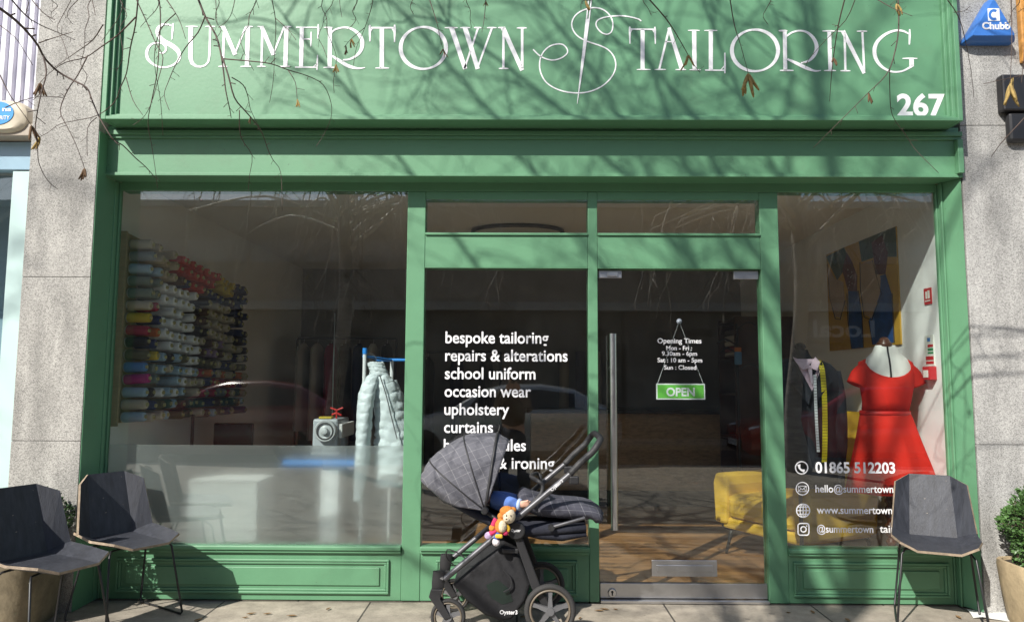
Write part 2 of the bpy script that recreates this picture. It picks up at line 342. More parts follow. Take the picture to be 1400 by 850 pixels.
# fascia board with moulded frame
SX0, SX1, SZ0, SZ1 = -2.612, 2.752, 3.003, 4.05
SY = -.27
fb = MB().box(SX0+.07, SX1-.07, SY, -.05, SZ0+.05, SZ1-.06)
for k, (t0, t1, yy) in enumerate(((0, .030, -.333), (.030, .052, -.312), (.052, .0705, -.290))):
    fb.box(SX0+t0, SX0+t1, yy, -.05, SZ0+t0*.7, SZ1-t0)
    fb.box(SX1-t1, SX1-t0, yy, -.05, SZ0+t0*.7, SZ1-t0)
    fb.box(SX0+t1, SX1-t1, yy, -.05, SZ0+t0*.7, SZ0+t1*.7)
    fb.box(SX0+t1, SX1-t1, yy, -.05, SZ1-t1, SZ1-t0)
fascia = fb.build('fascia_board', GREEN, P, bevel=.003)
LY = SY-.0016
def zm(x0, y0, sc): return lambda *pts: [(x0+a/sc, y0+b/sc) for a, b in pts]
def letters():
    mbs = [MB(), MB()]; cur = [0]; S = lambda z, sc, pts, ws, sm=0: stroke(mbs[cur[0]], z(*pts), [q/sc for q in ws] if isinstance(ws, (list, tuple)) else ws/sc, LY, sm)
    def ring(cx, cy, rx, ry, thick, thin, tilt=0.25):
        n = 48; pts = []; ws = []
        for k in range(n+1):
            a = 2*math.pi*k/n; pts.append((cx+rx*math.cos(a), cy+ry*math.sin(a)))
            ws.append(thin+(thick-thin)*abs(math.cos(a+tilt))**1.3)
        stroke(mbs[cur[0]], pts, ws, LY)
    def foot(z, sc, a, b, y, w=11): S(z, sc, [(a, y), ((a+b)/2-18, y-1), ((a+b)/2+18, y-1), (b, y)], [w*.7, w*1.25, w*1.25, w*.7])
    z1 = zm(190, 20, 7.78); c = 7.78
    S(z1, c, [(362, 95), (358, 170), (350, 268)], [16, 20, 11])
    S(z1, c, [(362, 128), (310, 108), (245, 112), (200, 155), (205, 220), (262, 285), (345, 330), (408, 380), (432, 440), (415, 495), (365, 537), (290, 562), (215, 558), (150, 528), (98, 478), (82, 415), (100, 355), (140, 315), (195, 303), (250, 312), (286, 348), (282, 388), (255, 412), (218, 408)],
      [10, 18, 24, 34, 42, 48, 48, 46, 36, 26, 20, 18, 18, 22, 30, 32, 26, 18, 14, 16, 22, 20, 14, 8], 4)
    S(z1, c, [(552, 128), (548, 460), (566, 520), (610, 552), (655, 558), (705, 542), (738, 505), (750, 440), (758, 130)], [46, 44, 38, 24, 18, 18, 20, 22, 22])
    foot(z1, c, 498, 625, 130); foot(z1, c, 705, 810, 130)
    for z, dx in ((z1, 0), (zm(350, 20, 7.78), -836)):
        q = lambda *p: [(a+dx, b) for a, b in p]
        S(z, c, q((906, 132), (893, 555)), 24); S(z, c, q((895, 128), (1024, 430)), [40, 44]); S(z, c, q((1020, 420), (1136, 132)), 18)
        S(z, c, q((1160, 130), (1148, 555)), 44); foot(z, c, 845+dx, 940+dx, 554); foot(z, c, 1080+dx, 1198+dx, 554); foot(z, c, 1130+dx, 1213+dx, 131)
        S(z, c, q((852, 129), (915, 131)), [8, 14])
    z2 = zm(350, 20, 7.78)
    S(z2, c, [(488, 138), (480, 558)], 42); S(z2, c, [(427, 138), (662, 140)], 13); S(z2, c, [(662, 105), (664, 165), (658, 258)], [12, 20, 10])
    S(z2, c, [(500, 262), (590, 263)], 12); S(z2, c, [(587, 185), (584, 265), (583, 342)], [10, 16, 10]); S(z2, c, [(415, 562), (655, 562)], 14); S(z2, c, [(655, 432), (650, 540), (648, 592)], [10, 20, 11])
    S(z2, c, [(610, 556), (650, 525)], [6, 16])
    def arr(z, c, st, top, ft, bowl, ws1, leg, ws2):
        S(z, c, st, 42 if c > 7 else 32); foot(z, c, *top); foot(z, c, *ft); S(z, c, bowl, ws1, 4); S(z, c, leg, ws2, 4)
    arr(z2, c, [(788, 135), (782, 565)], (722, 815, 140), (716, 862, 565),
        [(806, 192), (845, 160), (930, 140), (1010, 152), (1080, 198), (1124, 262), (1130, 330), (1108, 395), (1058, 446), (990, 478), (925, 484)],
        [16, 18, 18, 24, 34, 40, 40, 34, 24, 18, 14], [(808, 442), (900, 500), (980, 548), (1080, 574), (1160, 566)], [18, 34, 36, 20, 8])
    z3 = zm(490, 20, 5.833); c = 5.833
    def tee(z, c, st, sw, bar, l, r, ft):
        S(z, c, st, sw); S(z, c, bar, 13); S(z, c, l, [12, 20, 15, 9]); S(z, c, r, [12, 20, 15, 9]); foot(z, c, *ft, 9)
        x0 = l[0][0]; x1 = r[0][0]; yb = bar[0][1]
        S(z, c, [(x0+4, yb+25), (x0+22, yb+8)], [18, 4]); S(z, c, [(x1-4, yb+25), (x1-22, yb+8)], [18, 4])
    tee(z3, c, [(187, 104), (187, 428)], 34, [(90, 107), (292, 107)], [(90, 85), (91, 115), (91, 160), (92, 216)], [(289, 83), (290, 115), (289, 160), (288, 222)], (135, 245, 428))
    ring(490+518/c, 20+268/c, 181/c, 167/c, 32/c, 15/c)
    foot(z3, c, 688, 792, 107, 9); S(z3, c, [(742, 105), (852, 435)], [38, 34]); S(z3, c, [(846, 432), (955, 107)], 15); foot(z3, c, 812, 890, 107, 9)
    S(z3, c, [(850, 105), (952, 435)], [38, 34]); S(z3, c, [(948, 432), (1066, 107)], 15); foot(z3, c, 922, 980, 107, 9); foot(z3, c, 1025, 1102, 107, 9)
    foot(z3, c, 1113, 1170, 107, 9); S(z3, c, [(1157, 107), (1156, 432)], 19); foot(z3, c, 1120, 1197, 432, 9); S(z3, c, [(1152, 105), (1306, 446)], [36, 32]); S(z3, c, [(1306, 108), (1306, 440)], 20); foot(z3, c, 1263, 1342, 109, 9)
    cur[0] = 1; z5 = zm(850, 20, 6.667); c = 6.667
    tee(z5, c, [(190, 135), (190, 503)], 37, [(74, 135), (304, 137)], [(73, 112), (74, 145), (74, 200), (75, 268)], [(302, 114), (303, 145), (305, 200), (307, 270)], (137, 263, 503))
    S(z5, c, [(434, 122), (342, 500)], 19); S(z5, c, [(430, 122), (550, 502)], [30, 40]); S(z5, c, [(396, 249), (472, 250)], 10); foot(z5, c, 300, 403, 503, 9); foot(z5, c, 490, 587, 504, 9)
    S(z5, c, [(660, 146), (664, 504)], 38); foot(z5, c, 604, 711, 147, 9); foot(z5, c, 618, 720, 505, 9)
    S(z5, c, [(812, 148), (812, 508)], 37); foot(z5, c, 752, 871, 148, 9); S(z5, c, [(760, 508), (944, 510)], 12); S(z5, c, [(940, 350), (941, 460), (940, 537)], [10, 17, 11]); S(z5, c, [(905, 503), (938, 470)], [5, 15])
    ring(1032.2, 69.3, 31.6, 28.4, 5.4, 2.6)
    z6 = zm(1040, 20, 6.087); c = 6.087
    arr(z6, c, [(200, 138), (205, 468)], (150, 222, 137), (160, 273, 467),
        [(216, 182), (262, 150), (330, 136), (395, 155), (448, 212), (466, 278), (446, 340), (400, 386), (335, 404)], [13, 14, 14, 20, 28, 32, 27, 19, 12],
        [(222, 372), (300, 408), (380, 446), (450, 470), (502, 466)], [14, 26, 27, 15, 6])
    S(z6, c, [(570, 140), (580, 468)], 32); foot(z6, c, 515, 625, 139, 9); foot(z6, c, 527, 627, 468, 9)
    S(z6, c, [(640, 140), (690, 141)], [6, 10]); S(z6, c, [(698, 140), (705, 470)], 18); foot(z6, c, 664, 746, 470, 9); S(z6, c, [(684, 138), (862, 490)], [34, 28]); S(z6, c, [(846, 140), (862, 480)], 17); foot(z6, c, 800, 886, 141, 9)
    S(z6, c, [(1240, 168), (1188, 140), (1120, 135), (1040, 165), (972, 225), (946, 300), (964, 380), (1014, 440), (1090, 476), (1170, 474), (1235, 445), (1268, 420)], [10, 16, 18, 22, 28, 32, 29, 22, 15, 14, 16, 26], 4)
    S(z6, c, [(1240, 124), (1240, 180), (1237, 252)], [10, 17, 11]); S(z6, c, [(1255, 368), (1256, 430)], 36); foot(z6, c, 1180, 1303, 367, 10)
    return mbs
for mb in letters(): mb.build('lettering', WHITE, fascia, solid=.002)
eb = MB(); ze = zm(720, 0, 5.667)
stroke(eb, ze((50, 385), (110, 440), (190, 467), (260, 455), (310, 420), (315, 385), (285, 350), (240, 343), (180, 360), (130, 405), (103, 470), (105, 550), (140, 625), (200, 675), (290, 710), (400, 722), (500, 707), (590, 665), (660, 595), (690, 520), (680, 450), (640, 395), (580, 360), (470, 322), (400, 285), (360, 235), (350, 180), (375, 125), (430, 85), (510, 62), (580, 72), (630, 105), (660, 150), (668, 205), (655, 250), (620, 268), (575, 250), (540, 205), (545, 165), (590, 140), (660, 128), (740, 125), (810, 135), (865, 150), (888, 165)), 1.7, LY, 4)
eb2 = MB()
stroke(eb2, ze((482, -20), (464, 150)), [9/5.667, 10/5.667], LY-.0025); stroke(eb2, ze((503, -20), (484, 150)), [9/5.667, 10/5.667], LY-.0025)
stroke(eb2, ze((474, 148), (435, 470), (392, 805)), [31/5.667, 22/5.667, 3/5.667], LY-.0025)
eb.build('thread_emblem', WHITE, fascia, solid=.002); eb2.build('needle_emblem', WHITE, fascia, solid=.002)
text('street_number', '267', 1227, 1293, 158, 30, LY, fascia, WHITE, off=.03)
# stall risers, sills, panels
for a, b in ((-2.638, -.733), (-.612, .457), (1.710, 2.744)):
    mb = MB().box(a, b, .004, .1, ZB, .3)
    rs = mb.build('stall_riser', GREEN, P, bevel=.003)
    e0, e1 = a+.10, b-.075
    if b > 2: e0, e1 = a+.03, b-.03
    pm = MB()
    z0, z1 = .05, .262
    for t, h in ((.0, .014), (.016, .008)):
        pm.box(e0+t, e1-t, -h, .0035, z1-t-.015, z1-t); pm.box(e0+t, e1-t, -h, .0035, z0+t, z0+t+.015)
        pm.box(e0+t, e0+t+.015, -h, .0035, z0+t+.0152, z1-t-.0152); pm.box(e1-t-.015, e1-t, -h, .0035, z0+t+.0152, z1-t-.0152)
    pm.box(e0+.06, e1-.06, -.006, .0036, z0+.05, z1-.05)
    pm.build('panel_moulding', GREEN, rs, bevel=.004)
    MB().box(a, b, -.030, .1, .3195, .345).box(a, b, -.018, .1, .3003, .3192).build('sill', GREEN, P, bevel=.005)
# glazing
def pane(a, b, z0, z1): return MB().box(a, b, .010, .018, z0, z1).build('window_pane', GLASS, P)
p_left = pane(-2.64, -.733, .3455, 2.6355); p_mid = pane(-.612, .457, .3455, 2.1215); p_right = pane(1.71, 2.745, .3455, 2.6355)
pane(-.612, .457, 2.3575, 2.5815); pane(.521, 1.587, 2.3575, 2.5815)
MB().box(-2.64, -.733, .0185, .0195, .3455, .968).build('frosted_film', FROST, p_left)
ty = .0085
for i, s in enumerate([('bespoke tailoring', 750), ('repairs & alterations', 776), ('school uniform', 732), ('occasion wear', 726), ('upholstery', 696), ('curtains', 674), ('home textiles', 719), ('washing & ironing', 758)]):
    text('lettering', s[0], 609-i*.4, s[1], 469+i*24.45, 16.5, ty, p_mid, WHITE, off=.014)
text('phone_number', '01865 512203', 1115, 1224, 646, 15, ty, p_right, WHITE, off=.024)
text('lettering', 'hello@summertowntailoring.co.uk', 1115, 1296, 673, 10.5, ty, p_right, WHITE, off=.011)
text('lettering', 'www.summertowntailoring.co.uk', 1117, 1297, 702, 10.5, ty, p_right, WHITE, off=.011)
text('lettering', '@summertown', 1117, 1194, 727.5, 10.5, ty, p_right, WHITE, off=.011); text('lettering', 'tailoring', 1203, 1252, 727.5, 10.5, ty, p_right, WHITE, off=.011)
def circ(cx, cy, r, w, mb, n=28, a0=0, a1=2*math.pi, ry=None):
    stroke(mb, [(cx+r*math.cos(a0+(a1-a0)*k/n), cy+(ry or r)*math.sin(a0+(a1-a0)*k/n)) for k in range(n+1)], w, ty)
ic = MB(); circ(1096, 639, 8.4, 1.5, ic)
stroke(ic, [(1092.2, 634.5), (1093, 639.5), (1095.5, 642.2), (1100, 643.5)], [4.4, 2.4, 2.4, 4.4], ty)
ic.build('phone_icon', WHITE, p_right, solid=.0015)
ic = MB(); circ(1097, 667.5, 8.6, 1.3, ic)
stroke(ic, [(1091.5, 664), (1102.5, 664), (1102.5, 671.5), (1091.5, 671.5), (1091.5, 664)], .9, ty); stroke(ic, [(1091.5, 664), (1097, 669), (1102.5, 664)], .9, ty)
stroke(ic, [(1091.5, 671.5), (1095, 667.5)], .7, ty); stroke(ic, [(1102.5, 671.5), (1099, 667.5)], .7, ty)
ic.build('envelope_icon', WHITE, p_right, solid=.0015)
ic = MB(); circ(1098, 697.5, 9, 1.4, ic); circ(1098, 697.5, 4.2, 1.1, ic, ry=9); stroke(ic, [(1098, 688.5), (1098, 706.5)], 1.1, ty); stroke(ic, [(1089, 697.5), (1107, 697.5)], 1.1, ty); stroke(ic, [(1090.5, 692.7), (1105.5, 692.7)], 1.1, ty); stroke(ic, [(1090.5, 702.3), (1105.5, 702.3)], 1.1, ty)
ic.build('globe_icon', WHITE, p_right, solid=.0015)
ic = MB(); rr = []
for cx, cy, a in ((1102.5, 718.5, -90), (1102.5, 727.5, 0), (1094.5, 727.5, 90), (1094.5, 718.5, 180)):
    for k in range(5): rr.append((cx+3.5*math.cos(R_(a+k*22.5)), cy+3.5*math.sin(R_(a+k*22.5))))
rr.append(rr[0]); stroke(ic, rr, 1.6, ty); circ(1098.5, 723, 3.7, 1.5, ic); circ(1103, 718.4, .6, .9, ic, 8)
ic.build('camera_icon', WHITE, p_right, solid=.0015)
# glass door
DX0, DX1 = .527, 1.584
door = MB().box(DX0, DX1, .040, .052, .095, 2.116).build('door', GLASS, P)
MB().box(DX0, DX1, .026, .066, .028, .118).build('bottom_rail', STEEL2, door, bevel=.002)
MB().box(DX0, DX1, -.01, .1, .004, .022).build('threshold', mat('worn_aluminium', (.62, .62, .62), rough=.4, metal=1), door, bevel=.002)
a = aty(820, 369, .03); b = aty(850, 380, .03); MB().box(.530, b.x, .030, .062, 2.065, 2.116).build('patch_fitting', STEEL2, door, bevel=.002)
a = aty(1003, 369, .03); MB().box(a.x, DX1-.004, .030, .062, 2.06, 2.116).build('patch_fitting', STEEL2, door, bevel=.002)
a = aty(837, 371, .02); MB().box(a.x-.03, a.x+.035, .018, .0295, 2.075, 2.106).build('closer_plate', mat('pale_steel', (.75, .75, .75), rough=.3, metal=1), door, bevel=.002)
hp = aty(838, 456, -.06); hb = aty(842, 724, -.06)
hd = MB().tube([(hp.x, -.06, hb.z), (hp.x, -.06, hp.z)], .022, 20)
for zz in (hb.z+.22, hp.z-.22): hd.tube([(hp.x, -.06, zz), (hp.x, .04, zz)], .011, 12)
hd.build('handle', STEEL, door, smooth=True, ang=40)
a = aty(891, 765, .03); b = aty(981, 788, .03)
lp = MB().box(a.x, b.x, .030, .0395, b.z, a.z).box(a.x+.03, b.x-.03, .024, .0298, b.z+.03, a.z-.03); lp.build('letter_plate', STEEL2, door, bevel=.003)
a = aty(837, 810, .02); MB().lathe([(.024, .012), (.028, .018), (.028, .0259)], (a.x, 0, a.z), 20, axis='y').build('lock', STEEL, door, smooth=True, ang=40)
MB().box(a.x-.004, a.x+.004, .0105, .0119, a.z-.014, a.z+.006).lathe([(.008, .0105), (.008, .0119)], (a.x, 0, a.z+.008), 12, axis='y').build('keyhole', BLACKM, door)
ly = .0385
for s, x0, x1, yb, cp in (('Opening Times', 899, 959, 469, 7), ('Mon - Fri :', 911, 946, 478.5, 6.2), ('9.30am - 6pm', 905, 953, 486, 6.2), ('Sat : 10 am - 5pm', 899, 960, 495, 6.2), ('Sun : Closed', 908, 952, 505, 6.2)):
    text('lettering', s, x0, x1, yb, cp, ly, door, WHITE, off=.012)
# hanging open sign (inside face of the door glass)
sy = .075
sg = root('hanging_sign', 'green and white OPEN board hung on a cord inside the glass door', 'sign', aty(930, 546, sy))
a = aty(897, 524, sy); b = aty(964, 546, sy)
bd = MB().box(a.x, b.x, sy-.003, sy+.003, b.z, a.z).build('board', WHITE, sg)
MB().box(a.x+.008, b.x-.008, sy-.0045, sy-.0035, b.z+.008, a.z-.008).build('green_face', mat('sign_green', (.15, .52, .07), rough=.4), bd)
text('lettering', 'OPEN', 911, 950, 541, 11.5, sy-.0055, bd, WHITE, off=.03)
cp_ = aty(929, 439, sy-.008)
MB().tube([(a.x+.01, sy, a.z), cp_+Vector((0, .012, 0)), (b.x-.01, sy, a.z)], .0016, 5).build('cord', WHITE, sg)
MB().lathe([(.004, -.012), (.016, -.0145), (.018, -.0195)], (cp_.x, cp_.y+.0145+.012, cp_.z), 16, axis='y').build('suction_cup', mat('clear_plastic', (.5, .5, .6), rough=.15), sg, smooth=True)
# stone pillars
def pillar(x0, x1, y0, m, joints, label):
    r = root('stone_pillar', label, 'pillar', ((x0+x1)/2, 0, 0)); zs = [0.0]+joints+[7.4]
    for i in range(len(zs)-1):
        MB().box(x0, x1, y0, .018, zs[i]+(.003 if i else 0), zs[i+1]).build('stone_block', m, r, bevel=.003)
    MB().box(x0+.004, x1-.004, y0+.006, .017, .01, 7.39).build('mortar', mat('mortar', (.3, .29, .27), rough=.9), r)
jz = [aty(70, 603, -.26).z, aty(80, 379, -.26).z, 4.0]
pillar(aty(30, 380, -.26).x, aty(121, 420, -.26).x, -.26, GRANITE, jz, 'warm speckled granite pillar left of the green shopfront')
pillar(2.836, 9.0, -.157, GRANITE2, [aty(1350, 608, -.157).z, aty(1350, 172, -.157).z, 4.4], 'grey granite pillar right of the green shopfront')
# neighbour shop at far left
nb = root('neighbour_shopfront', 'neighbouring shop with mint window frame and white corrugated panel, far left', 'shopfront', (-3.8, 0, 0))
mint = mat('mint_frame', (.47, .62, .60), rough=.4)
zc0 = aty(30, 182, -.03).z
mb = MB(); x = -9.0
while x < -3.12:
    mb.box(x, x+.034, -.05, .02, zc0+.035, 5); mb.box(x+.034, x+.060, -.02, .02, zc0+.035, 5); x += .060
mb.build('corrugated_panel', mat('white_cladding', (.74, .73, .80), rough=.5), nb, bevel=.004)
MB().box(-9.0, -3.08, -.14, .02, zc0-.055, zc0+.025).build('canopy', mat('beige_metal', (.36, .31, .25), rough=.5), nb, bevel=.005)
MB().box(-9.0, -3.08, -.03, .05, zc0-.25, zc0-.06).build('window_head', mat('pale_blue_paint', (.28, .42, .52), rough=.35), nb, bevel=.004)
MB().box(-3.36, -3.06, -.02, .08, .01, zc0-.255).build('window_frame', mint, nb, bevel=.004)
MB().box(-9.0, -3.365, -.02, .08, .01, .5).build('stall_riser', mint, nb, bevel=.004)
MB().box(-9.0, -3.362, .03, .04, .502, zc0-.255).build('window_pane', GLASS, nb)
MB().box(-9.0, -3.2, .9, 1.0, .02, zc0).build('sky_reflection_panel', mat('sky_reflection_blue', (.24, .36, .46), rough=.6), nb)  # added panel; its blue stands in for sky reflected in the pane
# ------------------------------------------------------------------ chairs on the pavement
def black_ply():
    m = mat('black_stained_ply', (.034, .037, .047), rough=.55, var=.35, scale=5, stretch=(7, 7, .7), bump=.15, bscale=30); n, l, b = nodes_of(m)
    tc = n.new('ShaderNodeTexCoord'); nz = n.new('ShaderNodeTexNoise'); nz.inputs['Scale'].default_value = 38; nz.inputs['Detail'].default_value = 2; l.new(tc.outputs['Object'], nz.inputs['Vector'])
    gt = n.new('ShaderNodeMapRange'); gt.inputs[1].default_value = .73; gt.inputs[2].default_value = .77; l.new(nz.outputs[0], gt.inputs[0])
    old = b.inputs['Base Color'].links[0].from_socket; mx = n.new('ShaderNodeMix'); mx.data_type = 'RGBA'
    l.new(gt.outputs[0], mx.inputs[0]); l.new(old, mx.inputs[6]); mx.inputs[7].default_value = (.25, .22, .18, 1); l.new(mx.outputs[2], b.inputs['Base Color'])
    return m
PLY = black_ply(); PLYEDGE = mat('worn_ply_edge', (.26, .2, .14), rough=.7, var=.5, scale=18)
def make_chair(label):
    r = root('chair', label, 'chair', (0, 0, 0), 'black plywood chairs on the pavement')
    # local: front = -Y. seat
    xs = [-.226, -.125, .125, .226]
    rows = [(-.235, [.474, .438, .438, .474], .86), (-.02, [.478, .440, .440, .478], 1.03), (.19, [.500, .452, .452, .500], .98)]
    mb = MB(); vs = []
    for y, zz, k in rows:
        for x, z in zip(xs, zz): vs.append((x*k, y+(.035 if abs(x) > .2 and y < -.1 else 0), z))
    mb.add(vs, [(i*4+j, i*4+j+1, i*4+j+5, i*4+j+4) for i in range(2) for j in range(3)])
    mb.build('seat', [PLY, PLYEDGE], r, solid=.013, rim=1)
    bx = [-.232, -.13, .13, .232]
    mb = MB(); vs = [(-.226, .135, .500), (-.13, .19, .455), (.13, .19, .455), (.226, .135, .500), (-.195, .205, .772), (-.112, .288, .815), (.112, .288, .815), (.195, .205, .772)]
    mb.add(vs, [(j, j+4, j+5, j+1) for j in range(3)])
    mb.build('backrest', [PLY, PLYEDGE], r, solid=.013, rim=1)
    for s in (-1, 1):
        pts = [(s*.10, -.10, .428), (s*.165, -.115, .424), (s*.185, -.14, .40), (s*.225, -.215, .02), (s*.226, -.20, .008), (s*.228, 0, .008), (s*.226, .21, .008), (s*.225, .225, .02), (s*.185, .125, .40), (s*.165, .10, .424), (s*.10, .09, .43)]
        MB().tube(pts, .0062, 8).build('leg_frame', BLACKM, r, smooth=True)
    for yy in (-.10, .09): MB().tube([(-.10, yy, .429), (.10, yy, .429)], .006, 8).build('seat_support', BLACKM, r, smooth=True)
    return r
def copy_tree(o, parent=None):
    c = o.copy(); COL.objects.link(c)
    if parent: c.parent = parent
    for ch in [q for q in o.children]: copy_tree(ch, c)
    return c
ch = make_chair('black plywood chair alone in front of the right-hand window'); 
ch2 = copy_tree(ch); ch3 = copy_tree(ch)
ch.location = (2.465, -.32, 0); ch.rotation_euler = (0, 0, R_(-25))
ch2.location = (-2.285, -.36, 0); ch2.rotation_euler = (0, 0, R_(57)); ch2['label'] = 'black plywood chair before the left window, between the window and the other chair'
ch3.location = (-2.42, -.90, 0); ch3.rotation_euler = (0, 0, R_(68)); ch3['label'] = 'black plywood chair cut off by the left edge of the photo'
# ------------------------------------------------------------------ planters and shrubs
LEAF = mat('box_leaf', (.055, .12, .03), rough=.45, var=.55, scale=14)
def shrub(name, label, c, rad, n, seed, m=LEAF):
    rnd = random.Random(seed); r = root(name, label, 'shrub', (c[0], c[1], c[2]-rad))
    lf = MB(); st = MB()
    for i in range(n):
        d = Vector((rnd.gauss(0, 1), rnd.gauss(0, 1), rnd.gauss(0, 1))).normalized()
        bump = 1+.10*math.sin(5*d.x+seed)+.10*math.sin(6*d.z+2*d.y)
        rr = rad*bump*(rnd.random()**.22)
        p = Vector(c)+d*rr; t = (d+Vector((rnd.gauss(0, .6), rnd.gauss(0, .6), rnd.gauss(0, .6)+.3))).normalized()
        a = t.orthogonal().normalized(); a.rotate(Matrix.Rotation(rnd.random()*6.28, 3, t)); b = t.cross(a)
        L = rnd.uniform(.016, .03); W = L*.33
        lf.add([p, p+t*L*.5+a*W+b*.003, p+t*L, p+t*L*.5-a*W+b*.003], [(0, 1, 2, 3)])
        if i % 9 == 0: st.tube([Vector(c)+d*rad*.2, p], .0018, 3, caps=False)
    lf.build('foliage', m, r); st.tube([Vector(c)-Vector((0, 0, rad)), c], .012, 6).build('stem', mat('twig_bark', (.09, .06, .04), rough=.9), r)
    return r
POT = mat('sandstone_pot', (.46, .36, .22), rough=.85, var=.25, scale=7, bump=.3, bscale=40)
def planter(c, w, h, label, POT=POT):
    r = root('planter', label, 'planter', (c[0], c[1], 0))
    rings = []
    for z, k in ((.002, .80), (.03, .84), (h*.6, .95), (h-.03, 1.0), (h, .99), (h, .90), (h-.03, .88)):
        rings.append(ellring((c[0], c[1], z), w*k, w*k, 28, p=4.5))
    MB().loft(rings).build('pot', POT, r, smooth=True, ang=35)
    MB().loft([ellring((c[0], c[1], h-.028), w*.87, w*.87, 24, p=4.5), ellring((c[0], c[1], h-.012), w*.85, w*.85, 24, p=4.5)]).build('soil', mat('potting_soil', (.04, .03, .02), rough=1), r)
planter((3.05, -.42), .215, .355, 'pale sandstone planter right of the right-hand chair'); shrub('box_shrub', 'clipped round box shrub in the planter right of the shop', (3.04, -.42, .555), .225, 5200, 3)
planter((-2.90, -.46), .235, .40, 'shade-darkened stone planter behind the chairs at the left edge', mat('shaded_stone', (.17, .14, .09), rough=.9, var=.35, scale=9, bump=.4, bscale=35)); shrub('box_shrub', 'small green shrub half hidden behind the leftmost chair', (-2.82, -.44, .57), .19, 2600, 5)  # left pot: darker copy of the pot stone, shade put into its colour
# ------------------------------------------------------------------ things on the pillars
a0, a1, ap = aty(1322, 54, -.24), aty(1393, 54, -.24), aty(1358, -6, -.24)
al = root('alarm_box', 'blue triangular burglar alarm box with white lettering on the right pillar', 'alarm box', ((a0.x+a1.x)/2, -.157, a0.z))
BLUE = mat('blue_plastic', (.045, .17, .52), rough=.35); BLUE_D = mat('dark_blue_plastic', (.02, .05, .22), rough=.35)
cx = (a0.x+a1.x)/2
def tri(k, y, dz=0): return [Vector((cx+(p.x-cx)*k, y, a0.z+.13+(p.z-a0.z-.13)*k+dz)) for p in (a0, a1, ap)]
def rtri(k, y, n=4, r=.16):
    T = tri(k, y); out = []
    for i in range(3):
        p, q, s = T[i-1], T[i], T[(i+1) % 3]
        A = q+(p-q)*r*.5; B = q+(s-q)*r*.5
        for j in range(n+1):
            t = j/n; out.append(A*(1-t)**2+q*2*t*(1-t)+B*t*t)
    return out
MB().loft([rtri(1.04, -.158), rtri(1.04, -.20), rtri(.98, -.222), rtri(.84, -.250)]).build('case', BLUE, al, smooth=True, ang=30)
q0, q1 = aty(1350, 12, -.2505), aty(1367, 29, -.2505)
MB().box(q0.x, q1.x, -.2525, -.2503, q1.z, q0.z).build('logo_square', WHITE, al)
mb = MB(); stroke(mb, [(1358.7+5.4*math.cos(R_(t)), 20.5+6.0*math.sin(R_(t))) for t in range(-52, -309, -12)], 3.6, -.2532)
mb.build('logo_letter', BLUE, al, solid=.001)
text('lettering', 'Chubb', 1343, 1381, 40, 9.5, -.2512, al, WHITE, off=.035)
# cream alarm box far left
c = aty(2, 158, -.17)
ab = root('alarm_box', 'cream alarm box with blue oval badge at the far left edge', 'alarm box', (c.x, -.05, c.z-.1))
rings = [ellring((c.x, c.z, 0), .165*k, .112*k, 28, p=2.6) for k in (.98, 1, .94, .8)]
ys = (-.055, -.12, -.155, -.17)
MB().loft([[Vector((p.x, y, p.y)) for p in rg] for rg, y in zip(rings, ys)]).build('case', mat('cream_plastic', (.55, .49, .38), rough=.45), ab, smooth=True, ang=40)
MB().loft([[Vector((c.x-.03+.11*math.cos(t*.2244), y, c.z+.015+.078*math.sin(t*.2244))) for t in range(28)] for y in (-.168, -.174)]).build('badge', mat('bright_blue', (.03, .27, .62), rough=.4), ab)
text('lettering', 'ns', 3, 15, 152, 6, -.1755, ab, WHITE, off=.03); text('lettering', 'SECURITY', -16, 13, 163.5, 5.5, -.1755, ab, WHITE, off=.012)
# black wall speaker right
a, b = aty(1368, 98, -.26), aty(1384, 190, -.26)
spk = root('wall_lamp', 'black box lamp fixed to the right pillar at the photo edge', 'lamp', (a.x+.1, -.157, b.z))
MB().box(a.x+.03, a.x+.25, -.225, -.158, aty(1368, 145, -.3).z, a.z).build('housing', BLACKM, spk, bevel=.012)
MB().box(b.x+.02, a.x+.24, -.21, -.158, b.z, aty(1368, 146, -.3).z).build('shade', BLACKM, spk, bevel=.02)
a = aty(1394, 0, -.20)
tag(MB().box(a.x, a.x+.35, -.20, -.158, aty(1394, 84, -.2).z, a.z+.4).build('wooden_sign', mat('orange_wood', (.55, .26, .06), rough=.5, var=.2, scale=4, stretch=(1, 1, 8)), loc=(a.x, -.2, a.z), bevel=.008), 'orange timber board end at the top right edge of the photo', 'sign')
# dead leaves and catkins on the paving
rnd = random.Random(77); DRYL = mat('dry_leaf', (.20, .12, .05), rough=.9, var=.4, scale=30)
for i in range(16):
    px_, py_ = rnd.uniform(240, 1330), rnd.uniform(832, 849); d_ = ray(px_, py_); p_ = CAM+d_*((.0-CAM.z)/d_.z)
    if p_.y > -.04: p_.y = -.05
    a_ = rnd.uniform(0, 6.28); L_ = rnd.uniform(.015, .034); W_ = L_*.4; ca_, sa_ = math.cos(a_), math.sin(a_)
    vs = [(p_.x+ca_*u*L_-sa_*v*W_, p_.y+sa_*u*L_+ca_*v*W_, .005+.006*abs(v)+.004*u*u) for u, v in ((-1, 0), (-.4, .8), (.4, .7), (1, 0), (.4, -.7), (-.4, -.8), (0, 0))]
    tag(MB().add(vs, [(0, 5, 6, 1), (1, 6, 3, 2), (5, 4, 3, 6)]).build('fallen_leaf', DRYL, loc=(p_.x, p_.y, 0), solid=.001), 'small dry brown leaf fallen on the paving slabs', 'leaf', 'dry leaves on the paving')
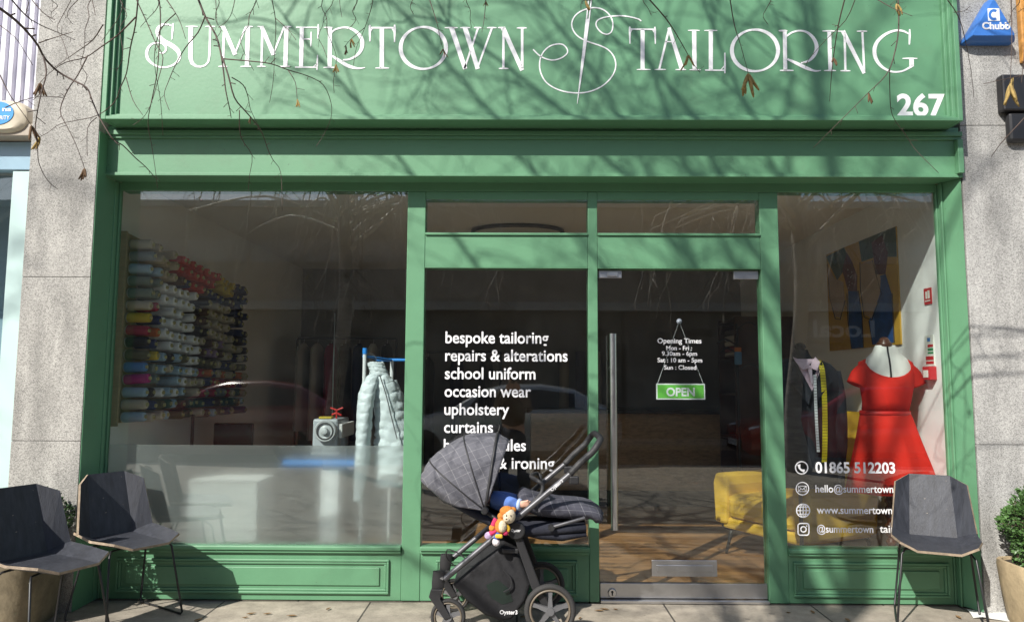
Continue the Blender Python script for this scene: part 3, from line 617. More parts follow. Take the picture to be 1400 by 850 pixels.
# paper on the pavement
pc = CAM+ray(1341, 838)*((.004-CAM.z)/ray(1341, 838).z)
mb = MB(); vs = []
for i in range(6):
    for j in range(4): vs.append((pc.x-.10+.05*i*.9+.02*j, pc.y-.09+.055*j-.012*i, .006+.006*math.sin(i*1.3+j)+.004*(i % 2)))
mb.add(vs, [(i*4+j, (i+1)*4+j, (i+1)*4+j+1, i*4+j+1) for i in range(5) for j in range(3)])
tag(mb.build('leaflet', WHITE2, loc=(pc.x, pc.y, 0), solid=.001), 'white crumpled leaflet lying on the paving below the right chair', 'paper')
# ------------------------------------------------------------------ pram
YN, YF, YM = -.62, -.12, -.37
def zp(x, y, yy): return aty(560+x/3.148, 580+y/3.148, yy)
pram = root('pram', 'grey plaid pushchair with hood parked before the middle window', 'pram', (0, -.37, 0), )
def plaid():
    m = mat('grey_plaid', (.13, .13, .15), rough=.9); n, l, b = nodes_of(m)
    uv = n.new('ShaderNodeUVMap'); uv.uv_map = 'uv'; sp = n.new('ShaderNodeSeparateXYZ'); l.new(uv.outputs[0], sp.inputs[0])
    fac = None
    for ax, per, wd, am in ((0, .075, .035, .85), (1, .062, .04, .85), (0, .0375, .05, .25), (1, .031, .06, .25)):
        mm = n.new('ShaderNodeMath'); mm.operation = 'DIVIDE'; mm.inputs[1].default_value = per; l.new(sp.outputs[ax], mm.inputs[0])
        fr = n.new('ShaderNodeMath'); fr.operation = 'FRACT'; l.new(mm.outputs[0], fr.inputs[0])
        lt_ = n.new('ShaderNodeMath'); lt_.operation = 'LESS_THAN'; lt_.inputs[1].default_value = wd; l.new(fr.outputs[0], lt_.inputs[0])
        ml = n.new('ShaderNodeMath'); ml.operation = 'MULTIPLY'; ml.inputs[1].default_value = am; l.new(lt_.outputs[0], ml.inputs[0])
        if fac is None: fac = ml
        else:
            mx_ = n.new('ShaderNodeMath'); mx_.operation = 'MAXIMUM'; l.new(fac.outputs[0], mx_.inputs[0]); l.new(ml.outputs[0], mx_.inputs[1]); fac = mx_
    nz = n.new('ShaderNodeTexNoise'); nz.inputs['Scale'].default_value = 300; nz.inputs['Detail'].default_value = 2; tc = n.new('ShaderNodeTexCoord'); l.new(tc.outputs['Object'], nz.inputs['Vector'])
    n2 = n.new('ShaderNodeTexNoise'); n2.inputs['Scale'].default_value = 26; n2.inputs['Detail'].default_value = 2; l.new(tc.outputs['Object'], n2.inputs['Vector'])
    m1 = n.new('ShaderNodeMath'); m1.operation = 'MULTIPLY'; l.new(fac.outputs[0], m1.inputs[0]); l.new(n2.outputs[0], m1.inputs[1])
    m2 = n.new('ShaderNodeMath'); m2.operation = 'MULTIPLY'; m2.inputs[1].default_value = 1.35; l.new(m1.outputs[0], m2.inputs[0])
    rp = n.new('ShaderNodeMix'); rp.data_type = 'RGBA'; rp.inputs[6].default_value = (.105, .105, .122, 1); rp.inputs[7].default_value = (.27, .27, .28, 1); l.new(m2.outputs[0], rp.inputs[0])
    l.new(rp.outputs[2], b.inputs['Base Color'])
    bp = n.new('ShaderNodeBump'); bp.inputs['Strength'].default_value = .4; bp.inputs['Distance'].default_value = .002; l.new(nz.outputs[0], bp.inputs['Height'])
    n3 = n.new('ShaderNodeTexNoise'); n3.inputs['Scale'].default_value = 16; n3.inputs['Detail'].default_value = 3; l.new(tc.outputs['Object'], n3.inputs['Vector'])
    bp2 = n.new('ShaderNodeBump'); bp2.inputs['Strength'].default_value = .5; bp2.inputs['Distance'].default_value = .02; l.new(n3.outputs[0], bp2.inputs['Height']); l.new(bp.outputs[0], bp2.inputs['Normal'])
    l.new(bp2.outputs[0], b.inputs['Normal']); return m
PLAID = plaid(); NAVY = mat('navy_fabric', (.018, .02, .032), rough=.9, bump=.3, bscale=60); BLKF = mat('black_mesh_fabric', (.014, .014, .016), rough=.85, var=.3, scale=12, bump=1.0, bscale=11)
GUN = mat('gunmetal', (.13, .13, .14), rough=.45, metal=.6); BLKP = mat('black_plastic', (.022, .022, .024), rough=.5); GRIP = mat('black_leatherette', (.03, .03, .032), rough=.6, bump=.2, bscale=120)
RUB = mat('tyre_rubber', (.035, .034, .033), rough=.8, bump=.2, bscale=90); RIM = mat('bronze_rim', (.16, .13, .095), rough=.5)
def wheel(c, r, w, name='wheel'):
    c = Vector(c); mb = MB()
    mb.lathe([(.022, -w*.7), (.022, w*.7)], c, 14, axis='y')
    for k in range(5):
        a = 2*math.pi*k/5+.3; d = Vector((math.cos(a), 0, math.sin(a))); e = Vector((-math.sin(a), 0, math.cos(a)))
        mb.loft([[c+d*.014+e*.014+Vector((0, s, 0)) for s in (-w*.45,)]+[c+d*.014+e*.014+Vector((0, w*.45, 0)), c+d*.014-e*.014+Vector((0, w*.45, 0)), c+d*.014-e*.014-Vector((0, w*.45, 0))],
                 [c+d*r*.5+e*.009-Vector((0, w*.3, 0)), c+d*r*.5+e*.009+Vector((0, w*.3, 0)), c+d*r*.5-e*.009+Vector((0, w*.3, 0)), c+d*r*.5-e*.009-Vector((0, w*.3, 0))],
                 [c+d*r*.8+e*.013-Vector((0, w*.3, 0)), c+d*r*.8+e*.013+Vector((0, w*.3, 0)), c+d*r*.8-e*.013+Vector((0, w*.3, 0)), c+d*r*.8-e*.013-Vector((0, w*.3, 0))]])
    wh = mb.build(name, mat('grey_spokes', (.13, .13, .135), rough=.5), pram, smooth=True, ang=35)
    def tor(r1, r2, m, nm):
        rg = []
        n, q = 36, 10
        for i in range(n+1):
            a = 2*math.pi*i/n
            rg.append([c+Vector(((r1+r2*math.cos(2*math.pi*j/q))*math.cos(a), w*.5*math.sin(2*math.pi*j/q), (r1+r2*math.cos(2*math.pi*j/q))*math.sin(a))) for j in range(q)])
        MB().loft(rg, True, False).build(nm, m, wh, smooth=True)
    tor(r*.885, r*.115, RUB, 'tyre'); tor(r*.76, r*.055, RIM, 'rim')
    return wh
RW, FW_ = .142, .097
rx = aty(752, 835, YN).x; fx = aty(612, 841, YN).x
wheel((rx, YN, RW), RW, .042); wheel((rx-.03, YF, RW), RW, .042); wheel((fx, YN+.03, FW_), FW_, .036); wheel((fx, YF-.06, FW_), FW_, .036)
MB().tube([(rx, YN+.02, RW), (rx-.015, YM, RW+.0), (rx-.03, YF-.02, RW)], .011, 8).build('axle', BLKP, pram, smooth=True)
def pt(x, y, yy): return zp(x, y, yy)
for s, yy in ((1, YN+.02), (-1, YF)):
    t0 = pt(150, 665, YN+.02); t1 = pt(700, 205, YN+.02)
    A = Vector((t0.x, yy, t0.z)); B = Vector((t1.x, yy, t1.z))
    MB().tube([A, B], .0165, 12).build('frame_tube', GUN, pram, smooth=True, ang=50)
    h = pt(460, 455, YN); H = Vector((h.x, yy, h.z)); l1 = pt(545, 690, YN)
    sd = -1 if s > 0 else 1
    MB().lathe([(.040, sd*.000), (.048, sd*.006), (.048, sd*.03), (.042, sd*.036)], (h.x, yy, h.z), 24, axis='y').build('hub', BLKP, pram, smooth=True, ang=30)
    MB().loft([[Vector((H.x+dx, yy+dy, H.z-.02)) for dx, dy in ((-.022, -.012), (.024, -.012), (.024, .012), (-.022, .012))], [Vector((l1.x+dx, yy+dy, l1.z-.02)) for dx, dy in ((-.026, -.014), (.028, -.014), (.028, .014), (-.026, .014))],
               [Vector((rx-(0.03 if s < 0 else 0)+dx, yy+dy, RW-.015)) for dx, dy in ((-.02, -.014), (.02, -.014), (.02, .014), (-.02, .014))]]).build('rear_leg', BLKP, pram, bevel=.006)
    # front fork
    f0 = pt(100, 650, YN+.02); fy = yy+(.01 if s > 0 else -.06)
    MB().loft([ellring((A.x-.03, fy, A.z+.04), .035, .022, 12, p=3), ellring((A.x-.035, fy, A.z-.02), .036, .024, 12, p=3), ellring((A.x-.04, fy, A.z-.07), .03, .02, 12, p=3)]).tube([A, (A.x-.03, fy, A.z+.01)], .02, 8).build('front_block', BLKP, pram, smooth=True, ang=45)
    for dy in (-.028, .028):
        MB().loft([[Vector((x, fy+dy+e, z)) for x, z, e in ((A.x-.072, A.z-.05, -.005), (A.x-.005, A.z-.05, -.005), (A.x-.005, A.z-.05, .005), (A.x-.072, A.z-.05, .005))],
                   [Vector((x, fy+dy+e, z)) for x, z, e in ((A.x-.083, A.z-.09, -.005), (A.x-.02, A.z-.10, -.005), (A.x-.02, A.z-.10, .005), (A.x-.083, A.z-.09, .005))],
                   [Vector((x, fy+dy+e, z)) for x, z, e in ((fx-.016, FW_-.01, -.005), (fx+.018, FW_+.005, -.005), (fx+.018, FW_+.005, .005), (fx-.016, FW_-.01, .005))]]).build('fork', BLKP, pram, bevel=.003)
# handle
hp0 = pt(690, 213, YN+.02)
hl = []
for yy, pts in ((YN+.02, ((690, 213), (735, 165), (785, 120), (806, 92))),): hl += [Vector((pt(x, y, YN+.02).x, yy, pt(x, y, YN+.02).z)) for x, y in pts]
tp = pt(797, 68, YM); e = hl[-1]
hl += [Vector((tp.x+.012, YN+.06, e.z+.035)), Vector((tp.x+.012, YM, e.z+.045)), Vector((tp.x+.012, YF-.04, e.z+.035))]+[Vector((q.x, YF, q.z)) for q in hl[:4][::-1]]
MB().tube(smoothpts(hl, 4), .0185, 12).build('handle_grip', GRIP, pram, smooth=True)
for yy in (YN+.02, YF):
    q = pt(690, 213, YN+.02); MB().box(q.x-.005, q.x+.05, yy-.014, yy+.014, q.z-.055, q.z-.01).build('button_bracket', BLKP, pram, bevel=.008)
# seat
def sec(x, y, hw, th, n=16, cy=YM):
    q = pt(x, y, YM); return q, hw, th
def slab(path, hw, th, n=16, p=3., uv=False, cy=YM):
    Pm = [pt(x, y, YM) for x, y in path]; rg = []
    for i, q in enumerate(Pm):
        t = (Pm[min(i+1, len(Pm)-1)]-Pm[max(i-1, 0)]); t.y = 0; t.normalize(); nn = Vector((-t.z, 0, t.x))
        H = hw[i] if isinstance(hw, list) else hw; T = th[i] if isinstance(th, list) else th
        ring = []
        for k in range(n):
            a = 2*math.pi*k/n; ca, sa = math.cos(a), math.sin(a); f = (abs(ca)**p+abs(sa)**p)**(-1/p)
            ring.append(Vector((q.x, cy, q.z))+Vector((0, 1, 0))*H*ca*f+nn*T*sa*f)
        rg.append(ring)
    return rg
MB().loft(slab([(120, 250), (200, 320), (300, 372), (400, 418), (480, 438), (620, 432), (750, 425)], .165, [.02, .03, .035, .04, .045, .04, .03])).build('seat', NAVY, pram, smooth=True)
fm = slab([(470, 275), (500, 320), (560, 345), (640, 352), (720, 356), (775, 362), (812, 385), (806, 418)], [.10, .15, .165, .165, .165, .16, .15, .13], [.03, .055, .062, .06, .055, .052, .045, .02], n=24, p=2.6)
for i, rg in enumerate(fm):
    for k, v in enumerate(rg): rg[k] = v+Vector((.006*math.sin(9*k+i*2), 0, .007*math.sin(4*i+k*1.3)))
def muff_uv(v): return (v.x*.9+.4*v.z, v.y+v.z*.9)
PLAID2 = PLAID.copy(); PLAID2.name = 'dark_plaid'
for q in PLAID2.node_tree.nodes:
    if q.type == 'MIX': q.inputs[6].default_value = (.055, .056, .075, 1); q.inputs[7].default_value = (.26, .26, .28, 1)
MB().loft(fm, uv=muff_uv).build('footmuff', PLAID2, pram, smooth=True, sub=1)
MB().loft(slab([(490, 440), (560, 455), (650, 462), (752, 452)], .15, [.03, .035, .035, .02])).build('leg_rest', NAVY, pram, smooth=True)
a, b = pt(610, 446, YN+.06), pt(752, 405, YN+.06)
MB().tube([(a.x, YN+.08, a.z), (b.x, YN+.08, b.z), (b.x+.012, YM, b.z+.004), (b.x, YF-.06, b.z), (a.x, YF-.06, a.z)], .010, 10).build('leg_rest_bar', GUN, pram, smooth=True, ang=60)
MB().lathe([(.018, -.02), (.018, .01)], (a.x, YN+.08, a.z), 12, axis='y').build('knuckle', BLKP, pram, smooth=True, ang=40)
bp_ = [pt(x, y, YN+.06) for x, y in ((520, 345), (565, 300), (572, 262), (552, 246))]
bl = [Vector((q.x, YN+.06+.01*i, q.z)) for i, q in enumerate(bp_)]
bl += [Vector((bl[-1].x-.035, YM, bl[-1].z+.005))]+[Vector((q.x, YF-.06, q.z)) for q in bp_[::-1]]
MB().tube(smoothpts(bl, 4), .012, 10).build('bumper_bar', GRIP, pram, smooth=True)
# hood
pv = pt(325, 367, YN+.04); PV = Vector((pv.x, YM, pv.z)); HWD = .235
def hoop(apx, apy, n=22, bulge=2.6, hw=HWD, k=1.):
    ap_ = pt(apx, apy, YM); d = (ap_-PV)*k; d.y = 0; out = []
    for i in range(n+1):
        a = math.pi*i/n; ca, sa = math.cos(a), math.sin(a); f = (abs(ca)**bulge+abs(sa)**bulge)**(-1/bulge)
        out.append(PV+Vector((0, -hw*ca*f, 0))+d*sa*f)
    return out
H0 = [(428, 68), (378, 40), (236, 50), (90, 150), (52, 232)]
def between(a, b, t, sag):
    A, B = hoop(*a), hoop(*b); out = []
    for q, r in zip(A, B):
        m_ = q.lerp(r, t); c = PV.copy(); c.y = m_.y
        m_ = c+(m_-c)*(1-sag); out.append(m_)
    return out
rg = [hoop(*H0[0])]
for i in range(4):
    chord = (.0, .004, .006, .0)[i]
    for t in (.25, .5, .75):
        ang_fix = (.0, -.022, -.03, -.01)[i]*4*t*(1-t)
        rg.append(between(H0[i], H0[i+1], t, ang_fix+chord*(1-abs(2*t-1))))
    rg.append(hoop(*H0[i+1]))
for t in (.35, .7, 1.0):     # back flap down to the seat
    A = hoop(*H0[4]); B = hoop(150, 318, bulge=3.2); rg.append([q.lerp(r, t) for q, r in zip(A, B)])
rnd = random.Random(9)
for i, r_ in enumerate(rg):
    for k in range(2, len(r_)-2): r_[k] = r_[k]+(r_[k]-PV).normalized()*(.0045*math.sin(2.3*k+1.9*i)+rnd.uniform(-.003, .003))*(0 if i % 4 == 0 else 1)
def hood_uv(v):
    a = R_(24); return (v.x*math.cos(a)+v.z*math.sin(a)+.3*v.y, -v.x*math.sin(a)+v.z*math.cos(a)+.6*v.y)
hood = MB().loft(rg, False, False, uv=hood_uv).build('hood', PLAID, pram, smooth=True, solid=.006)
for k in (1, 2, 3):
    MB().tube(hoop(*H0[k], k=1.008, hw=HWD+.003), .009 if k == 1 else .0045, 6).build('hood_rib', BLKP, hood, smooth=True)
MB().lathe([(.016, -.02), (.022, -.012), (.022, .01)], (PV.x, PV.y-HWD, PV.z), 14, axis='y').build('hood_hinge', BLKP, pram, smooth=True, ang=40)
for s_ in (-.17, .17):
    a = pt(325, 367, YM+s_); b = pt(460, 455, YM+s_); MB().tube([(a.x, YM+s_*1.25, a.z), (b.x, YM+s_*1.3, b.z)], .011, 8).build('seat_side_tube', BLKP, pram, smooth=True)
# basket
poly = [(185, 690), (290, 600), (400, 525), (470, 560), (520, 690), (500, 760), (440, 838), (395, 846), (325, 822), (245, 760)]
mb = MB(); rg = []
for yy, k in ((YN+.05, .94), (YN+.065, 1), (YM, 1.01), (YF-.065, 1), (YF-.05, .94)):
    pp = [pt(x, y, YN+.05) for x, y in poly]; cx_ = sum(p.x for p in pp)/len(pp); cz_ = sum(p.z for p in pp)/len(pp)
    rg.append([Vector((cx_+(p.x-cx_)*k, yy, cz_+(p.z-cz_)*k)) for p in pp])
bk = MB().loft(rg).build('basket', BLKF, pram, bevel=.012)
pp = [pt(x, y, YN+.045) for x, y in ((330, 690), (380, 668), (425, 705), (445, 760), (400, 775), (350, 745))]
MB().prism([Vector((p.x, YN+.048, p.z)) for p in pp], (0, .004, 0)).build('clear_pocket', mat('dark_clear_vinyl', (.012, .022, .018), rough=.3), bk)
st_ = [pt(x, y, YN+.03) for x, y in ((405, 625), (435, 660), (436, 700), (405, 720))]
MB().tube(smoothpts([Vector((q.x, YN+.03, q.z)) for q in st_], 3), .005, 6).build('strap', BLKP, bk)
q = pt(445, 548, YN); MB().box(q.x-.06, q.x+.03, YN+.02, YN+.03, q.z-.012, q.z+.012).build('latch', BLKP, pram, bevel=.006)
wl = [pt(x, y, YN+.02) for x, y in ((245, 580), (205, 555), (160, 545), (155, 585), (185, 620))]
MB().tube(smoothpts([Vector((q.x, YN+.02+.02*i, q.z)) for i, q in enumerate(wl)], 3), .004, 6).build('wrist_strap', BLKP, pram)
# pram lettering
def small_text(body, zx0, zx1, zy, cap, yy, parent, off=.02):
    text('lettering', body, 560+zx0/3.148, 560+zx1/3.148, 580+zy/3.148, cap/3.148, yy, parent, WHITE, off)
small_text('Oyster', 436, 478, 461, 13, YN-.0185, pram)
small_text('Oyster3', 388, 464, 815, 18, YN+.0445, bk)
tt = text_mesh('Oyster3', 0, .085, 0, .016, 0, .03); A = pt(612, 288, YN); t_ = (pt(672, 236, YN)-A); t_.y = 0; t_.normalize(); up_ = Vector((-t_.z, 0, t_.x))
tt.v = [tuple(A+t_*v[0]+up_*v[2]+Vector((0, .0025, 0))) for v in tt.v]; tt.build('lettering', WHITE, pram, solid=.001)
# ------------------------------------------------------------------ skin-grown bodies
def skin(name, chains, m, parent=None, loc=(0, 0, 0), sub=2):
    """chains: list of (points, radii); chains share joints by equal coordinates"""
    idx = {}; vs = []; rad = []; es = []
    for pts, rs in chains:
        prev = None
        for p, r in zip(pts, rs):
            k = tuple(round(c, 4) for c in p)
            if k not in idx: idx[k] = len(vs); vs.append(k); rad.append(r)
            if prev is not None and prev != idx[k]: es.append((prev, idx[k]))
            prev = idx[k]
    org = ORG[parent] if parent is not None else Vector(loc)
    me = bpy.data.meshes.new(name); me.from_pydata([tuple(Vector(v)-org) for v in vs], es, []); me.materials.append(m)
    o = bpy.data.objects.new(name, me); COL.objects.link(o)
    md = o.modifiers.new('skin', 'SKIN'); md.use_smooth_shade = True
    for i, r in enumerate(rad): me.skin_vertices[0].data[i].radius = r if isinstance(r, tuple) else (r, r)
    me.skin_vertices[0].data[0].use_root = True
    s_ = o.modifiers.new('sub', 'SUBSURF'); s_.levels = sub; s_.render_levels = sub
    if parent is not None: o.parent = parent
    else: o.location = org
    ORG[o] = org; return o
SKIN = mat('skin', (.62, .36, .26), rough=.5, var=.05, scale=20)
# baby lying in the pram
def bv(x, y, yy): q = zp(x, y, yy); return (q.x, yy, q.z)
hd_ = bv(290, 285, YM); nk = bv(340, 318, YM); ch_ = bv(390, 338, YM); pel = bv(500, 350, YM)
sh = bv(372, 318, YM-.085); el = bv(430, 338, YN+.13); wr = bv(480, 345, YN+.10); pm = bv(500, 341, YN+.09)
sh2 = bv(372, 318, YM+.085); el2 = bv(430, 350, YM+.10); wr2 = bv(470, 360, YM+.02)
baby = root('person', 'baby in a blue sleeve lying under the plaid cover in the pushchair', 'person', (0, YM, .6))
ch0 = [([pel, ch_, nk, hd_], [.05, .07, .035, .072]), ([ch_, sh, el, wr, pm], [.075, .035, .03, .021, .023]), ([ch_, sh2, el2, wr2], [.075, .035, .03, .022]),
       ([pel, bv(600, 352, YM-.07), bv(690, 356, YM-.06), bv(720, 356, YM-.06)], [.05, .035, .028, .022]), ([pel, bv(600, 352, YM+.07), bv(690, 356, YM+.06), bv(720, 356, YM+.06)], [.05, .035, .028, .022])]
for k in range(4):
    b0 = Vector(pm); f1 = b0+Vector((.016, -.006+.0, .012-.008*k)); f2 = f1+Vector((.012, .006, -.004)); f3 = f2+Vector((.002, .010, -.007))
    ch0.append(([pm, tuple(f1), tuple(f2), tuple(f3)], [.023, .0062, .0055, .005]))
b0 = Vector(pm); ch0.append(([pm, tuple(b0+Vector((.004, -.012, .016))), tuple(b0+Vector((.016, -.012, .02)))], [.023, .0065, .0055]))
skin('body', ch0, SKIN, baby)
hm = Vector(hd_)
skin('sleepsuit', [([pel, ch_, tuple(Vector(ch_).lerp(Vector(nk), .6))], [.055, .077, .045]), ([ch_, sh, el, tuple(Vector(el).lerp(Vector(wr), .92))], [.082, .044, .041, .031]), ([ch_, sh2, el2, wr2], [.082, .044, .041, .031])], mat('blue_jersey', (.10, .19, .50), rough=.9, bump=.25, bscale=30), baby)
cf0 = Vector(el).lerp(Vector(wr), .80); cf1 = Vector(wr)
MB().tube([cf0, cf1], [.036, .031], 14).build('cuff', mat('pale_blue_cuff', (.42, .52, .72), rough=.9), baby, smooth=True)
MB().ball(hm+Vector((-.01, 0, .012)), .074, .073, .072).build('hair', mat('brown_hair', (.06, .035, .02), rough=.7), baby, smooth=True)
for s_ in (-1, 1): MB().ball(hm+Vector((.062, s_*.024, .042)), .007, .007, .007, 8, 6).build('eye', mat('dark_eye', (.02, .02, .02), rough=.2), baby, smooth=True)
# plush toy hanging on the pram
toy = root('plush_toy', 'bright plush toy with cream face and orange ears hanging on the pram', 'toy', bv(410, 430, YN-.04))
def tz(x, y, d=0): return bv(x, y, YN-.045+d)
FUR = lambda n_, c: mat(n_, c, rough=.95, bump=.5, bscale=120, var=.15, scale=30)
CREAM, ORG_, MAG, LIL, WHT, YEL, BLUF = FUR('cream_plush', (.68, .58, .42)), FUR('orange_plush', (.60, .22, .04)), FUR('magenta_plush', (.62, .04, .13)), FUR('lilac_plush', (.55, .42, .62)), FUR('white_plush', (.75, .7, .72)), FUR('yellow_plush', (.75, .45, .04)), FUR('blue_plush', (.05, .12, .4))
q = Vector(tz(428, 392)); MB().ball(q, .036, .034, .042, 18, 12).ball(q+Vector((-.012, -.022, -.014)), .02, .018, .018).build('head', CREAM, toy, smooth=True)
MB().ball(q+Vector((-.012, .008, .022)), .040, .034, .030).ball(q+Vector((-.046, 0, -.004)), .018, .012, .02).ball(q+Vector((.02, .012, .03)), .02, .014, .016).build('hood', ORG_, toy, smooth=True)
mb = MB()
for dx in (-.014, .010): mb.ball(q+Vector((dx, -.034, .006)), .0032, .003, .0045, 8, 6)
mb.ball(q+Vector((-.014, -.0405, -.010)), .005, .003, .003, 8, 6); mb.build('face_features', mat('black_thread', (.02, .015, .015), rough=.4), toy, smooth=True)
b_ = Vector(tz(392, 436)); MB().ball(b_, .034, .03, .042, 16, 10).build('body', ORG_, toy, smooth=True)
MB().ball(b_+Vector((.008, -.012, .0)), .026, .024, .034, 14, 9).build('belly', CREAM, toy, smooth=True)
def limb(name, pts, r, ms, tip): 
    pts = [Vector(tz(*p)) for p in pts]; o = MB().tube(smoothpts(pts, 3), r, 10).build(name, ms, toy, smooth=True)
    MB().ball(pts[-1], r*1.45, r*1.4, r*1.5, 12, 8).build('paw', tip, o, smooth=True)
limb('arm', [(372, 405), (362, 425), (356, 445)], .013, MAG, ORG_); limb('arm', [(410, 430), (425, 448), (412, 462)], .013, YEL, MAG)
limb('leg', [(372, 455), (350, 468), (338, 478)], .014, MAG, LIL); limb('leg', [(388, 460), (376, 480), (372, 505)], .015, BLUF, WHT)
MB().box(b_.x-.03, b_.x+.012, b_.y-.036, b_.y-.02, b_.z-.060, b_.z-.038).build('skirt', YEL, toy, bevel=.008)
# ------------------------------------------------------------------ street trees (bare birches)
BARK = mat('birch_bark', (.16, .14, .12), rough=.85, col2=(.42, .39, .35), scale=3.5, stretch=(1, 1, 5), bump=.3, bscale=25)
LIMB = mat('limb_bark', (.34, .30, .25), rough=.6, col2=(.62, .58, .52), scale=5)  # limb colour lightened so the limbs look sunlit in the glass
TWIGB = mat('sunlit_twig', (.20, .15, .11), rough=.55, var=.3, scale=8)  # lighter copy of the twig colour, so the mirrored crown looks sunlit
TWIG = mat('twig', (.075, .05, .04), rough=.75, var=.3, scale=10); CATK = mat('catkin', (.30, .21, .07), rough=.9, var=.35, scale=40); CATD = mat('dry_catkin', (.12, .07, .035), rough=.9, var=.3, scale=40)
def birch(x, y, seed, label, height=11.0, lean=0., shoots=0):
    rnd = random.Random(seed)
    t = root('birch_tree', label, 'tree', (x, y, 0), 'bare birch trees along the pavement')
    tp = [Vector((x, y, 0))]; n = 14
    for i in range(1, n+1):
        z = height*i/n; tp.append(Vector((x+lean*z*.06+.10*math.sin(i*.9+seed), y+.10*math.cos(i*.7+seed), z)))
    tr = [.125*(1-.92*i/n)+.010 for i in range(n+1)]; tr[0] = .19
    MB().tube(smoothpts(tp, 2), [tr[min(i//2, n)]*(1-(i % 2)*.02) for i in range(2*n+1)], 12).build('trunk', BARK, t, smooth=True)
    lm = MB(); cw = MB()
    def trunk_at(z):
        f = max(0, min(n-.001, z/height*n)); i = int(f); return tp[i].lerp(tp[i+1], f-i)
    def ok(p): return not (p.y > -4.2 and p.z < 3.55+.40*(p.y+4.2)) and p.y < -.6
    def twig(p, d, L, r, droop):
        pts = [p]; q = p
        k = 5
        for j in range(k):
            d = (d+Vector((rnd.gauss(0, .16), rnd.gauss(0, .16), -droop*(.5+j*.28)))).normalized(); q = q+d*L/k
            if not ok(q): break
            pts.append(q)
        if len(pts) > 2: cw.tube(pts, [r*(1-.7*i/(len(pts)-1)) for i in range(len(pts))], 3, caps=False)
        return pts
    nl = 17
    for i in range(nl):
        z = 3.4+(height-3.7)*(i/(nl-1))**.92; az = i*2.4+rnd.uniform(-.4, .4); el = R_(rnd.uniform(28, 58)+14*i/nl)
        L = (3.7-2.5*i/nl)*rnd.uniform(.75, 1.15); r = .042*(1-.72*i/nl)
        d = Vector((math.cos(az)*math.cos(el), math.sin(az)*math.cos(el), math.sin(el))); q = trunk_at(z); pts = [q]
        for j in range(9):
            d = (d+Vector((rnd.gauss(0, .10), rnd.gauss(0, .10), rnd.gauss(0, .06)-.06*j*.5))).normalized(); q = q+d*L/9
            if not ok(q): break
            pts.append(q)
        if len(pts) < 4: continue
        lm.tube(pts, [r*(1-.85*k/(len(pts)-1))+.004 for k in range(len(pts))], 6)
        for j in range(2, len(pts)):
            for s in range(1 if j < len(pts)-1 else 2):
                dd = (pts[j]-pts[j-1]).normalized(); sd = Vector((rnd.gauss(0, 1), rnd.gauss(0, 1), rnd.gauss(0, .6)+.2)).normalized()
                b = (dd*.6+sd*.8).normalized(); bl = L*rnd.uniform(.18, .38)
                bp = twig(pts[j], b, bl, .009, .10)
                for m in range(1, len(bp)):
                    for _ in range(2 if rnd.random() < .25 else 1):
                        twig(bp[m], (b*.4+Vector((rnd.gauss(0, 1), rnd.gauss(0, 1), rnd.gauss(0, .7)))).normalized(), rnd.uniform(.35, 1.0), .003, .30)
    for i in range(shoots):
        az = rnd.uniform(0, 6.28); rr = rnd.uniform(.5, 2.6); q = Vector((x+rr*math.cos(az), y+rr*.75*math.sin(az)-.3, rnd.uniform(3.9, 5.2)))
        if q.y > -4.6: q.y = -4.7-rnd.random()*.9
        hub = trunk_at(q.z-.4+rr*.1); lm.tube(smoothpts([hub, hub.lerp(q, .5)+Vector((0, 0, .35)), q], 4), [.024-.0014*k for k in range(9)], 5)
        d = Vector((math.cos(az)*.35, math.sin(az)*.2, -1)).normalized(); pts = [q]; L = rnd.uniform(1.0, 2.1)
        for k in range(9):
            d = (d+Vector((rnd.gauss(0, .13), rnd.gauss(0, .13), -.12))).normalized(); q = q+d*L/9; pts.append(q)
            if k: twig(q, (d*.7+Vector((rnd.gauss(0, .8), rnd.gauss(0, .6), rnd.gauss(0, .3)))).normalized(), rnd.uniform(.25, .8), .0072, .22)
        lm.tube(pts, [.0115-.0008*k for k in range(len(pts))], 4, caps=False)
    lm.build('limbs', LIMB, t, smooth=True); cw.build('crown', TWIGB, t)
    return t, trunk_at
birch(-9.0, -6.9, 11, 'bare birch on the pavement to the left of the shop, outside the photo', 11)
treeL, atL = birch(-2.85, -6.9, 5, 'bare birch on the pavement mirrored in the left window, its twigs over the sign', 11.4, .06, 54)
treeR, atR = birch(4.4, -6.9, 23, 'bare birch on the pavement mirrored in the right window', 11, -.06, 46)
